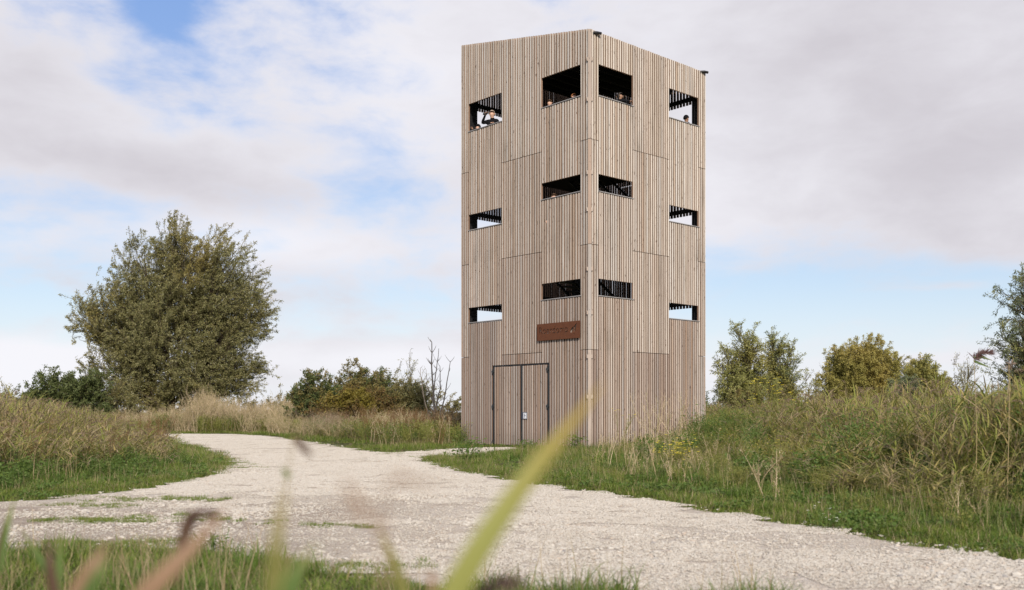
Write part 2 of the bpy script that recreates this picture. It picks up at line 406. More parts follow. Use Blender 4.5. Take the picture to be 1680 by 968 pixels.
def ground_h(P, dist=None):
    P = np.asarray(P, float)
    if dist is None: dist = poly_dist(P, RD)
    x, y = P[:, 0], P[:, 1]
    h = -.05 + .07 * smooth(0.0, .5, dist)
    rd = x - road_line(y)
    bank = smooth(.8, 4.5, rd) * smooth(3, 9, x) * .42 * smooth(60, 40, y)
    h = h + bank * smooth(0, .8, dist)
    h = h + .03 * np.sin(x * 1.7 + y * .6) * np.sin(y * 1.3 - x * .5) * smooth(.2, 1.5, dist)
    return h

def axis(lo, hi, step, far):
    a = list(np.arange(lo, hi + 1e-6, step)); d = step; e = a[-1]; f = a[0]
    while e < far: d *= 1.35; e += d; f -= d; a.append(e); a.insert(0, f)
    return np.array(a)
gx = axis(-36, 34, .45, 2500); gy = axis(-8, 66, .45, 2500)
X, Y = np.meshgrid(gx, gy, indexing='ij'); P2 = np.stack([X.ravel(), Y.ravel()], 1)
G = np.column_stack([P2, ground_h(P2)])
ny = len(gy); ii, jj = np.meshgrid(np.arange(len(gx) - 1), np.arange(ny - 1), indexing='ij'); b0 = (ii * ny + jj).ravel()
gme = np_mesh('ground', G, [np.stack([b0, b0 + ny, b0 + ny + 1, b0 + 1], 1)], [M['soil']], smooth=True)
tag(obj_of('ground', gme), 'dark grassy soil beneath the plants on both sides of the gravel road', kind='structure')

def resample(poly, step):
    out = []
    for a, b in zip(poly, np.roll(poly, -1, 0)):
        n = max(1, int(np.linalg.norm(b - a) / step))
        out += [a + (b - a) * i / n for i in range(n)]
    return np.array(out)
def chaikin(p, n=2):
    for _ in range(n):
        q = np.roll(p, -1, 0); p = np.stack([.75 * p + .25 * q, .25 * p + .75 * q], 1).reshape(-1, 2)
    return p
RS = chaikin(RD, 2)
RO = resample(RS, .16)
RO = RO + rng.normal(0, .035, RO.shape)
def road_z(P):
    return .010 * np.sin(P[:, 0] * .8 + 1) * np.sin(P[:, 1] * .6)
def make_road():
    xs = np.arange(-34, 12, .42); ys = np.arange(3, 58, .42)
    Xr, Yr = np.meshgrid(xs, ys); I = np.stack([Xr.ravel(), Yr.ravel()], 1); I += rng.uniform(-.1, .1, I.shape)
    I = I[poly_dist(I, RO) < -.2]
    pts = np.vstack([RO, I]); n = len(RO)
    vs, _, fs, *_ = mgeo.delaunay_2d_cdt([Vector(p) for p in pts], [(i, (i + 1) % n) for i in range(n)], [], 1, 1e-5)
    V = np.array([(v.x, v.y, 0) for v in vs])
    V[:, 2] = road_z(V)
    dd = poly_dist(V[:, :2], RO); V[:, 2] -= .03 * smooth(-.15, 0, dd)
    me = np_mesh('gravel_road', V, [np.array([f for f in fs if len(f) == 3])], [M['gravel']], smooth=True)
    tag(obj_of('gravel_road', me), 'pale gravel road bending to the far left with a side track', kind='structure')
make_road()

# ---------------------------------------------------------------- plant meshes
def blades(base, az, h, w, lean, curve, nseg=3, twist=None, prof=1.6):
    n = len(az); t = np.linspace(0, 1, nseg + 1)
    phi = lean[:, None] + curve[:, None] * t
    st = np.stack([np.sin(phi) * np.cos(az)[:, None], np.sin(phi) * np.sin(az)[:, None], np.cos(phi)], -1) * (h / nseg)[:, None, None]
    P = np.concatenate([np.zeros((n, 1, 3)), np.cumsum(st[:, :-1], 1)], 1) + base[:, None]
    tw = az + np.pi / 2 + (0 if twist is None else twist)
    sv = np.stack([np.cos(tw), np.sin(tw), np.zeros(n)], -1)
    wd = w[:, None] * (1 - t[None] ** prof * .97) * .5
    V = np.stack([P - sv[:, None] * wd[..., None], P + sv[:, None] * wd[..., None]], 2).reshape(-1, 3)
    i, j = np.meshgrid(np.arange(n), np.arange(nseg), indexing='ij'); b = (i * (nseg + 1) + j) * 2
    F = np.stack([b, b + 1, b + 3, b + 2], -1).reshape(-1, 4)
    return V, F, np.tile(np.repeat(t, 2), n), (nseg + 1) * 2

def leaf_quads(pos, dirv, L, Wd, nrm=None):
    n = len(pos); dirv = dirv / (np.linalg.norm(dirv, axis=1, keepdims=True) + 1e-9)
    r = rng.normal(size=(n, 3)) if nrm is None else nrm
    s = np.cross(dirv, r); s /= np.linalg.norm(s, axis=1, keepdims=True) + 1e-9
    L = np.broadcast_to(L, (n,))[:, None]; Wd = np.broadcast_to(Wd, (n,))[:, None]
    V = np.stack([pos, pos + dirv * L * .45 + s * Wd * .5, pos + dirv * L, pos + dirv * L * .45 - s * Wd * .5], 1).reshape(-1, 3)
    return V, np.arange(n * 4).reshape(n, 4)

class PB:
    def __init__(s): s.V = []; s.F = []; s.mi = []; s.r = []; s.t = []; s.n = 0; s.mats = []
    def mat(s, m):
        if m not in s.mats: s.mats.append(m)
        return s.mats.index(m)
    def add(s, V, F, m, r, t=None):
        s.V.append(V); s.F.append(F + s.n); s.mi.append(s.mat(m)); s.n += len(V)
        s.r.append(np.broadcast_to(r, (len(V),))); s.t.append(np.zeros(len(V)) if t is None else t)
    def blades(s, m, base, az, h, w, lean, curve, nseg=3, twist=None, prof=1.6):
        V, F, t, k = blades(base, az, h, w, lean, curve, nseg, twist, prof)
        s.add(V, F, m, np.repeat(rng.random(len(az)), k), t)
    def leaves(s, m, pos, dirv, L, Wd, nrm=None):
        if not len(pos): return
        V, F = leaf_quads(pos, dirv, L, Wd, nrm); s.add(V, F, m, np.repeat(rng.random(len(pos)), 4), np.tile([0, .5, 1, .5], len(pos)))
    def tubes(s, m, P, rad, sides=3):
        V, F = tubes(P, rad, sides); k = P.shape[1] * sides
        s.add(V, F, m, np.repeat(rng.random(len(P)), k), np.tile(np.repeat(np.linspace(0, 1, P.shape[1]), sides), len(P)))
    def mesh(s, name, smooth=False):
        return np_mesh(name, np.concatenate(s.V), s.F, s.mats, s.mi, {'rnd': np.concatenate(s.r), 'tt': np.concatenate(s.t)}, smooth)

U = rng.uniform
def disc(n, r):
    a = U(0, 2 * np.pi, n); q = r * np.sqrt(U(0, 1, n)); return np.stack([q * np.cos(a), q * np.sin(a), np.zeros(n)], 1)
def arcs(base, az, h, lean, curve, k=5):
    t = np.linspace(0, 1, k); phi = lean[:, None] + curve[:, None] * t
    st = np.stack([np.sin(phi) * np.cos(az)[:, None], np.sin(phi) * np.sin(az)[:, None], np.cos(phi)], -1) * (h / (k - 1))[:, None, None]
    return np.concatenate([np.zeros((len(az), 1, 3)), np.cumsum(st[:, :-1], 1)], 1) + base[:, None]

def p_grass(n=110, r=.2, h=(.05, .14), w=.006, m='grass', extra=0):
    b = PB(); b.blades(M[m], disc(n, r), U(0, 6.3, n), U(*h, n), U(.6, 1.3, n) * w, U(.1, .95, n), U(.3, 1.7, n), 3)
    if extra: b.blades(M['straw'], disc(extra, r), U(0, 6.3, extra), U(h[1], h[1] * 1.8, extra), U(.5, .9, extra) * w, U(0, .4, extra), U(.1, .8, extra), 3)
    return b
def p_clover(n=160, r=.2):
    b = PB(); pos = disc(n, r); pos[:, 2] = U(.015, .07, n)
    d = rng.normal(size=(n, 3)); d[:, 2] = np.abs(d[:, 2]) * .4
    b.leaves(M['herb'], pos, d, U(.02, .045, n), U(.015, .03, n)); return b
def p_reeds(n=11, r=.35, h=(1.1, 1.75), plume=.35, leafm='reed_leaf', dry=.25):
    b = PB(); base = disc(n, r); az = U(-.9, .9, n) + rng.choice([0, 0, 0, np.pi], n); H = U(*h, n)
    P = arcs(base, az, H, U(.0, .22, n), U(.05, .45, n), 6)
    b.tubes(M['reed_stem'], P, np.linspace(.0055, .0025, 6)[None].repeat(n, 0), 3)
    for i in range(n):
        k = rng.integers(6, 10); t = np.sort(U(.2, .98, k)); q = t * 5; j = np.minimum(q.astype(int), 4); f = (q - j)[:, None]
        pos = P[i][j] * (1 - f) + P[i][j + 1] * f
        a = az[i] + rng.choice([0, np.pi], k) * .0 + U(-1.3, 1.3, k) + (np.arange(k) % 2) * np.pi * U(.5, 1, k)
        b.blades(M['reed_leaf'] if U() > dry else M['straw'], pos, a, U(.30, .62, k), U(.014, .030, k), U(.3, .9, k), U(.4, 1.4, k), 4, U(-.5, .5, k), 2.0)
        if U() < plume: add_plume(b, M['plume'], P[i][-1], az[i], U(.14, .24))
    return b
def add_plume(b, m, tip, az, L, n=40):
    t = U(0, 1, n); d = np.stack([np.cos(az) * (.25 + t * .7), np.sin(az) * (.25 + t * .7), 1 - t * .6], 1)
    pos = tip + d * (t * L)[:, None] * .8
    dv = d * .6 + rng.normal(size=(n, 3)) * .45 + np.array([np.cos(az), np.sin(az), -.35]) * .5
    b.leaves(m, pos, dv, U(.04, .09, n) * L / .2, U(.005, .011, n) * L / .2)
def p_dry(n=9, r=.3, h=(.9, 1.9), m='dry', fuzz=46, mleaf=None):
    b = PB(); base = disc(n, r); az = U(0, 6.3, n); H = U(*h, n)
    P = arcs(base, az, H, U(.0, .42, n), U(-.2, .55, n), 6)
    b.tubes(M[m], P, np.linspace(.009, .003, 6)[None].repeat(n, 0), 3)
    for i in range(n):
        k = 10; t = np.sort(U(.35, .95, k)); q = t * 5; j = np.minimum(q.astype(int), 4); f = (q - j)[:, None]
        s0 = P[i][j] * (1 - f) + P[i][j + 1] * f
        Q = arcs(s0, U(0, 6.3, k), U(.12, .38, k) * H[i] / 1.4, U(.35, .8, k), U(-.5, .4, k), 4)
        b.tubes(M[m], Q, np.linspace(.003, .0014, 4)[None].repeat(k, 0), 3)
        nf = fuzz; pi = rng.integers(0, k, nf); pj = rng.integers(1, 4, nf)
        pos = Q[pi, pj] + rng.normal(0, .025, (nf, 3))
        b.leaves(M[mleaf or m], pos, rng.normal(size=(nf, 3)) + np.array([0, 0, .3]), U(.025, .07, nf), U(.006, .016, nf))
    return b
def p_herb(n=260, r=.3, h=.55, m='herb', L=(.04, .09), w=.4, stems=8, flower=None, nf=0):
    b = PB(); base = disc(stems, r * .5); P = arcs(base, U(0, 6.3, stems), U(.6, 1., stems) * h, U(0, .35, stems), U(0, .5, stems), 4)
    b.tubes(M[m], P, np.full((stems, 4), .004), 3)
    i = rng.integers(0, stems, n); t = U(.1, 1, n) ** .7 * 3; j = np.minimum(t.astype(int), 2); f = (t - j)[:, None]
    pos = P[i, j] * (1 - f) + P[i, j + 1] * f + rng.normal(0, r * .33, (n, 3)) * np.array([1, 1, .35]); pos[:, 2] = np.abs(pos[:, 2])
    d = rng.normal(size=(n, 3)); d[:, 2] = d[:, 2] * .5 - .1
    l = U(*L, n); b.leaves(M[m], pos, d, l, l * w)
    if flower:
        i = rng.integers(0, stems, nf); pos = P[i, -1] + rng.normal(0, r * .3, (nf, 3)) * np.array([1, 1, .5]) + np.array([0, 0, .04])
        for a in range(3):
            ang = a * np.pi / 3; dv = np.tile([math.cos(ang), math.sin(ang), .15], (nf, 1)); 
            b.leaves(M[flower], pos - dv * .012, dv, np.full(nf, .03), np.full(nf, .014), np.tile([.1, .1, 1.], (nf, 1)))
        Q = np.stack([P[i, 2], pos], 1); b.tubes(M[m], Q, np.full((nf, 2), .0018), 3)
    return b

PROTO = {}
def protos(key, fn, count):
    c = bpy.data.collections.new('proto_' + key)
    for i in range(count):
        b = fn(); c.objects.link(bpy.data.objects.new('%s_%d' % (key, i), b.mesh(key) if isinstance(b, PB) else b))
    PROTO[key] = (c, count)

def scatter(name, label, key, pts, scale, tilt=.12, zsc=None, cat=None, kind='stuff', yaw=None):
    """one object of kind stuff: plant clumps instanced on points that lie on the ground"""
    c, cnt = PROTO[key]; n = len(pts)
    me = bpy.data.meshes.new(name); me.vertices.add(n); me.vertices.foreach_set('co', np.ascontiguousarray(pts, np.float32).ravel())
    rot = np.stack([rng.normal(0, tilt, n), rng.normal(0, tilt, n), U(0, 6.283, n) if yaw is None else yaw + rng.normal(0, .5, n)], 1)
    a = me.attributes.new('rot', 'FLOAT_VECTOR', 'POINT'); a.data.foreach_set('vector', rot.astype(np.float32).ravel())
    s = np.broadcast_to(scale, (n,)); zz = s if zsc is None else np.broadcast_to(zsc, (n,))
    a = me.attributes.new('scl', 'FLOAT_VECTOR', 'POINT'); a.data.foreach_set('vector', np.stack([s, s, zz], 1).astype(np.float32).ravel())
    a = me.attributes.new('idx', 'INT', 'POINT'); a.data.foreach_set('value', rng.integers(0, cnt, n).astype(np.int32))
    o = obj_of(name, me); tag(o, label, cat, kind=kind)
    ng = bpy.data.node_groups.new(name, 'GeometryNodeTree')
    ng.interface.new_socket('Geometry', in_out='INPUT', socket_type='NodeSocketGeometry'); ng.interface.new_socket('Geometry', in_out='OUTPUT', socket_type='NodeSocketGeometry')
    gi = ng.nodes.new('NodeGroupInput'); go = ng.nodes.new('NodeGroupOutput'); ip = ng.nodes.new('GeometryNodeInstanceOnPoints')
    ci = ng.nodes.new('GeometryNodeCollectionInfo'); ci.inputs['Collection'].default_value = c
    ci.inputs['Separate Children'].default_value = True; ci.inputs['Reset Children'].default_value = True
    ip.inputs['Pick Instance'].default_value = True
    def na(nm, dt):
        q = ng.nodes.new('GeometryNodeInputNamedAttribute'); q.data_type = dt; q.inputs['Name'].default_value = nm
        return [s for s in q.outputs if s.enabled and s.name == 'Attribute'][0]
    L = ng.links.new
    L(gi.outputs[0], ip.inputs['Points']); L(ci.outputs[0], ip.inputs['Instance'])
    L(na('idx', 'INT'), ip.inputs['Instance Index']); L(na('rot', 'FLOAT_VECTOR'), ip.inputs['Rotation']); L(na('scl', 'FLOAT_VECTOR'), ip.inputs['Scale'])
    L(ip.outputs[0], go.inputs[0])
    o.modifiers.new('scatter', 'NODES').node_group = ng
    return o

def sample(box, n):
    x0, x1, y0, y1 = box
    return np.stack([U(x0, x1, n), U(y0, y1, n)], 1)
def on_ground(P, d=None):
    return np.column_stack([P, ground_h(P, d)])

# ---------------------------------------------------------------- the wooden lookout tower
TH = R(42.1365); CT, ST_ = math.cos(TH), math.sin(TH)
TX, TY = 2.535, 32.8
LW, RW = 6.658, 6.203
EL = np.array([-ST_, CT, 0]); ER = np.array([CT, ST_, 0]); ZV = np.array([0, 0, 1.])
tower = tag(empty('watch_tower', (TX, TY, 0)), 'tall square lookout tower clad in vertical pale larch battens with dark openings', 'tower')
def ztop(p): # sloped roof line; p relative to the near corner
    u = p @ EL; v = p @ ER
    return 13.74 + u * (14.99 - 13.74) / LW + v * (13.706 - 13.74) / RW
# faces: origin (relative to the near corner), direction, outward normal, length, mapping of the column layout
NC = np.zeros(3); LC = EL * LW; RC = ER * RW; BC = LC + RC
FACES = {'L': (NC, EL, -ER, LW), 'R': (RC, -ER, -EL, RW), 'BL': (BC, -ER, EL, RW), 'BR': (RC, EL, ER, LW)}
FACES['BL'] = (BC, -ER, EL, RW); FACES['BR'] = (BC, -EL, ER, LW)
FACES['BL'] = (LC, ER, EL, RW); FACES['BR'] = (BC, -EL, ER, LW)
S1, S2, S3 = 3.275, 6.72, 10.153
WIN_IN = [(5.086, 5.624), (8.523, 9.068), (11.669, 12.679)]     # openings in the bay nearest the front corner
WIN_OUT = [(4.567, 5.102), (7.999, 8.556), (11.669, 12.679)]
def face_matrix(face):
    o, e, n, _ = FACES[face]; return o, e, n
def columns(face):
    """(u0,u1,count,kind) with u running along the face's own direction"""
    if face in 'LR':
        c = [(.075, .435, 3, 'seam'), (.435, 2.265, 15, 'in'), (2.265, 4.348, 17, 'seam'), (4.348, 6.181, 15, 'out'), (6.181, 6.64, 4, 'seam')] if face == 'L' else \
            [(.075, .43, 3, 'seam'), (.43, 2.122, 15, 'in'), (2.122, 4.084, 17, 'seam'), (4.084, 5.748, 15, 'out'), (5.748, 6.19, 4, 'seam')]
        if face == 'R': c = [(RW - b, RW - a, n, k) for a, b, n, k in c]
        return c
    Lf = FACES[face][3]; k = Lf / 6.43
    eg = .47 if face == 'BR' else .64
    c = [(.02, eg, 5 if eg > .5 else 4, 'seam'), (eg, 2.3, 13, 'out'), (2.3, 4.2, 16, 'seam'), (4.2, 6.0, 15, 'in'), (6.0, 6.41, 4, 'seam')]
    c = [(a * k, b * k, n, t) for a, b, n, t in c]
    if face == 'BR': c = [(Lf - b, Lf - a, n, t) for a, b, n, t in c]
    return c
BD = .072
def unit_batten():
    b = MB(); b.box((-.5, -1, 0), (.5, 0, 1)); V = b.v[0]
    return np_mesh('batten', V, [BOXF], [M['wood'], M['wood_side'], M['black_wood']], [np.array([1, 1, 2, 0, 1, 1])])
BAT = unit_batten()
trng = np.random.default_rng(3)
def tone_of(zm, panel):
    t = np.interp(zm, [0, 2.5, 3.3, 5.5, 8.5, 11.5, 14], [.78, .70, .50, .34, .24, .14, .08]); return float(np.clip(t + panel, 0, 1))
segs = []   # face, u, width, z0, z1, tone
D0, D1, DT = 1.905, 4.823, 2.885     # door span on the left face
for fc in ('L', 'R', 'BL', 'BR'):
    o, e, n, Lf = FACES[fc]
    for (a, b, cnt, kind) in columns(fc):
        pitch = (b - a) / cnt
        cuts = [S1, S2, S3] if kind == 'seam' else None
        wins = {'in': WIN_IN, 'out': WIN_OUT}.get(kind, [])
        pan = trng.uniform(-.10, .12, 6) + (.0 if fc == 'L' else -.04) + (np.array([.14, .08, 0, 0, 0, 0]) if kind == 'seam' else 0)
        for q in range(cnt):
            u = a + (q + .5) * pitch; w = pitch * (.61 if fc in 'LR' else .545 if kind == 'out' else .59) * trng.uniform(.93, 1.07)
            top = ztop(o + e * u) - trng.uniform(0, .01)
            zs = [.06]
            if kind == 'seam': zs += [v for s in cuts for v in (s - .009, s + .009)]
            else: zs += [v for s in wins for v in s]
            zs.append(top)
            for k in range(0, len(zs), 2):
                z0, z1 = zs[k], zs[k + 1]
                if fc == 'L' and k == 0 and D0 < u < D1:
                    z0 = DT + .03
                if kind != 'seam' and k < len(zs) - 2: z1 -= .055       # the batten stops short of the sill above it
                if z1 - z0 < .05: continue
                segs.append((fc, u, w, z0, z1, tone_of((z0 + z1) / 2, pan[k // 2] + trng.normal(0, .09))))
front = sorted([s for s in segs if s[0] in 'LR'], key=lambda s: -(s[4] - s[3]) * s[2])
def batten_mat(s):
    fc, u, w, z0, z1, _ = s; o, e, n, _ = FACES[fc]
    out = trng.uniform(-.006, .004)
    p = o + e * u + n * out + ZV * z0
    Mx = np.eye(4); Mx[:3, 0] = e * w; Mx[:3, 1] = n * (BD if fc in 'LR' else .053); Mx[:3, 2] = ZV * (z1 - z0); Mx[:3, 3] = p
    return Mx
for s in front[:300]:
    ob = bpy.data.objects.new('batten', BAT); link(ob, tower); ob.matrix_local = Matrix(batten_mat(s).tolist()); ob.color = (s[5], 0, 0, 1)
def joined(name, lst):
    V0 = np.array([v.co[:] + (1,) for v in BAT.vertices]); Vs, Fs, mi, rn, tn = [], [], [], [], []
    for i, s in enumerate(lst):
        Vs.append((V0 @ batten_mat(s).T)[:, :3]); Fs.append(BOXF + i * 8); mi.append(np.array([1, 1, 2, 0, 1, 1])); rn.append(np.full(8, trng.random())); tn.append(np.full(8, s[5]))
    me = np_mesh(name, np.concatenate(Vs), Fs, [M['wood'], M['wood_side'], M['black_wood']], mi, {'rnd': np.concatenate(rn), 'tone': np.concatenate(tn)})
    ob = obj_of(name, me, tower); ob['kind'] = 'stuff'; ob.color = (0, 0, 0, 1)
joined('short_battens', front[300:])
joined('rear_battens', [s for s in segs if s[0] not in 'LR'])

def fbox(mb, fc, u0, u1, n0, n1, z0, z1, m=0):
    o, e, n, _ = FACES[fc]
    Mx = np.eye(4); Mx[:3, 0] = e; Mx[:3, 1] = n; Mx[:3, 2] = ZV; Mx[:3, 3] = o
    mb.box((u0, n0, z0), (u1, n1, z1), Matrix(Mx.tolist()), m)
def L_u(u, fc): return u if fc == 'L' else RW - u
# girts behind the battens, posts, floors, roof
for fc in FACES:
    o, e, n, Lf = FACES[fc]
    for (a, b, cnt, kind) in columns(fc):
        if kind in ('in', 'out'):
            for (z0, z1) in (WIN_IN if kind == 'in' else WIN_OUT):
                g = MB(); fbox(g, fc, a - .12, b + .12, -.15, -.076, z1 + .09, z1 + .24); g.build('girt', M['black'], tower)
                g = MB(); fbox(g, fc, a - .12, b + .12, -.15, -.076, z0 - .25, z0 - .10); g.build('girt', M['black'], tower)
                s = MB(); fbox(s, fc, a - .055, b + .012, -.13, .018, z0 - .036, z0 - .010) if fc == 'L' else fbox(s, fc, a - .012 if fc == 'R' and False else a - .055, b + .012, -.13, .018, z0 - .036, z0 - .010)
                s.build('sill', M['sill'], tower)
    g = MB()
    za, zb = ztop(o + e * .1), ztop(o + e * (Lf - .1))
    V = [o + e * u + n * q + ZV * z for u, zt in ((.1, za), (Lf - .1, zb)) for q in (-.20, -.08) for z in (zt - .42, zt - .05)]
    g.add(np.array(V), BOXF); g.build('parapet_upstand', M['black'], tower)
for (u, v) in ((.2, .2), (LW - .2, .2), (.2, RW - .2), (LW - .2, RW - .2)):
    p = MB(); c = EL * u + ER * v
    Mx = np.eye(4); Mx[:3, 0] = EL; Mx[:3, 1] = -ER; Mx[:3, 2] = ZV; Mx[:3, 3] = c
    p.box((-.115, -.115, 0), (.115, .115, ztop(c) - .5), Matrix(Mx.tolist())); p.build('corner_post', M['black'], tower)
for fc, ua, ub in (('BL', .30, .66), ('BR', LW - .50, LW - .25)):
    p = MB(); fbox(p, fc, ua, ub, -.20, -.152, .1, 13.2); p.build('wall_panel', M['black'], tower)
def quadslab(name, zf, th, inset, m):
    c = [NC + (EL + ER) * inset, LC + (-EL + ER) * inset, BC - (EL + ER) * inset, RC + (EL - ER) * inset]
    V = np.array([p + ZV * (zf(p) if callable(zf) else zf) - ZV * d for d in (th, 0) for p in c])
    b = MB(); b.add(V, np.array([[0, 1, 2, 3], [7, 6, 5, 4], [0, 4, 5, 1], [1, 5, 6, 2], [2, 6, 7, 3], [3, 7, 4, 0]])); return b.build(name, m, tower)
FLOORS = (3.45, 6.95, 10.45)
for zf in FLOORS: quadslab('floor', zf, .16, .21, M['black_wood'])
quadslab('roof_deck', lambda p: ztop(p) - .45, .12, .21, M['black_wood'])
quadslab('concrete_footing', .05, .3, .1, M['concrete'])
for k in range(7):
    u = .5 + k * (LW - 1.0) / 6; a = EL * u + ER * .3; c = EL * u + ER * (RW - .3); b = MB()
    V = [p + EL * d + ZV * (ztop(p) - zz) for p in (a, c) for d in (-.04, .04) for zz in (.82, .575)]
    b.add(np.array(V), BOXF); b.build('roof_joist', M['black_wood'], tower)
def staircase(z0, z1, v0):
    b = MB(); n = 16; ua, ub = 1.2, 5.2
    for i in range(n):
        t = (i + .5) / n; c = EL * (ua + (ub - ua) * t) + ER * v0 + ZV * (z0 + (z1 - z0) * t)
        Mx = np.eye(4); Mx[:3, 0] = EL; Mx[:3, 1] = -ER; Mx[:3, 2] = ZV; Mx[:3, 3] = c
        b.box((-.14, -.5, -.02), (.14, .5, .02), Matrix(Mx.tolist()))
    for s in (-.53, .53):
        for dz in (-.12, .9):
            p0 = EL * ua + ER * (v0 + s) + ZV * (z0 + dz); p1 = EL * ub + ER * (v0 + s) + ZV * (z1 + dz)
            b.tube([p0, p1], [.05, .05], 6)
    o = b.build('staircase', M['black'], tower); o['kind'] = 'stuff'
staircase(.1, 3.4, 4.9); staircase(3.5, 6.9, 3.4); staircase(7.0, 10.4, 4.9)

# corner boards and their clips
dg = -(EL + ER); dg /= np.linalg.norm(dg); sg = np.cross(ZV, dg)
def diag_box(mb, w, n0, n1, z0, z1, c=NC):
    Mx = np.eye(4); Mx[:3, 0] = -sg; Mx[:3, 1] = dg; Mx[:3, 2] = ZV; Mx[:3, 3] = c
    mb.box((-w / 2, n0, z0), (w / 2, n1, z1), Matrix(Mx.tolist()))
cuts = [.06, S1, S2, S3, ztop(NC)]
for z0, z1 in zip(cuts[:-1], cuts[1:]):
    b = MB(); diag_box(b, .112, -.06, -.012, z0 + .008, z1 - .008); o = b.build('corner_board', M['wood'], tower); o.color = (.80, 0, 0, 1)
for z in (1.73, 3.05, 4.48, 5.91, 7.85, 9.06, 11.45, 12.76):
    b = MB(); diag_box(b, .2, -.10, -.022, z - .06, z + .06); o = b.build('board_clip', M['wood'], tower); o.color = (.72, 0, 0, 1)
# rain spouts
for p, zt in ((NC + ER * .17, 13.66), (ER * (RW - .30), 13.68)):
    b = MB(); a = p + ZV * zt
    b.tube([a + EL * .05 + ER * .0, a + ER * .10 - EL * .05, a + ER * .27 - EL * .10], [.042, .048, .046], 10)
    b.tube([a + EL * .02, a + EL * .02 - ZV * .14], [.035, .02], 8)
    o = b.build('rain_spout', M['black'], tower); o['kind'] = 'stuff'

# the double door
door_z1 = DT - .03
for (ua, ub, lab) in ((1.998, 3.244, 'right door leaf with the small notice'), (3.354, 4.732, 'left door leaf')):
    b = MB(); fbox(b, 'L', ua + .004, ub - .004, -.13, -.082, .06, door_z1); leaf = b.build('door', M['black'], tower); leaf['label'] = lab
    n = 11; p = (ub - ua) / n
    for q in range(n):
        s = ('L', ua + (q + .5) * p, p * .62, .07, door_z1 - trng.uniform(0, .01), float(np.clip(.74 + trng.normal(0, .1), 0, 1)))
        ob = bpy.data.objects.new('batten', BAT); link(ob, leaf); ob.matrix_local = Matrix(batten_mat(s).tolist()); ob.color = (s[5], 0, 0, 1)
    uh = ua - .05 if ua < 3 else ub + .05
    for z in (.15, 1.44, 2.70):
        b = MB(); fbox(b, 'L', uh - .075, uh + .075, -.02, .022, z - .03, z + .03)
        o_, e_, n_, _ = FACES['L']; c = o_ + e_ * uh + n_ * .03
        b.tube([c + ZV * (z - .075), c + ZV * (z + .075)], [.022, .022], 8)
        h = b.build('hinge', M['charcoal'], leaf); h['kind'] = 'stuff'
for (ua, ub) in ((4.735, 4.823), (3.25, 3.35), (1.905, 1.995)):
    b = MB(); fbox(b, 'L', ua, ub, -.09, -.018, .06, door_z1); b.build('door_post', M['charcoal'], tower)
b = MB(); fbox(b, 'L', 1.905, 4.823, -.10, -.012, DT - .022, DT + .018); b.build('door_lintel', M['black'], tower)
# small notice by the handle: dark plate, white panel, dark mark
b = MB(); fbox(b, 'L', 2.985, 3.255, .006, .018, .985, 1.225); no = b.build('door_notice', simple('notice_dark', (.05, .06, .09), .5), tower)
b = MB(); fbox(b, 'L', 3.005, 3.17, .0185, .021, 1.005, 1.205); b.build('notice_panel', simple('notice_white', (.62, .64, .68), .5, 0, .06), no)
b = MB(); fbox(b, 'L', 3.10, 3.125, .0215, .0235, 1.03, 1.18); fbox(b, 'L', 3.05, 3.10, .0215, .0235, 1.10, 1.125); k_ = b.build('notice_mark', simple('notice_ink', (.10, .12, .17), .5), no); k_['kind'] = 'stuff'

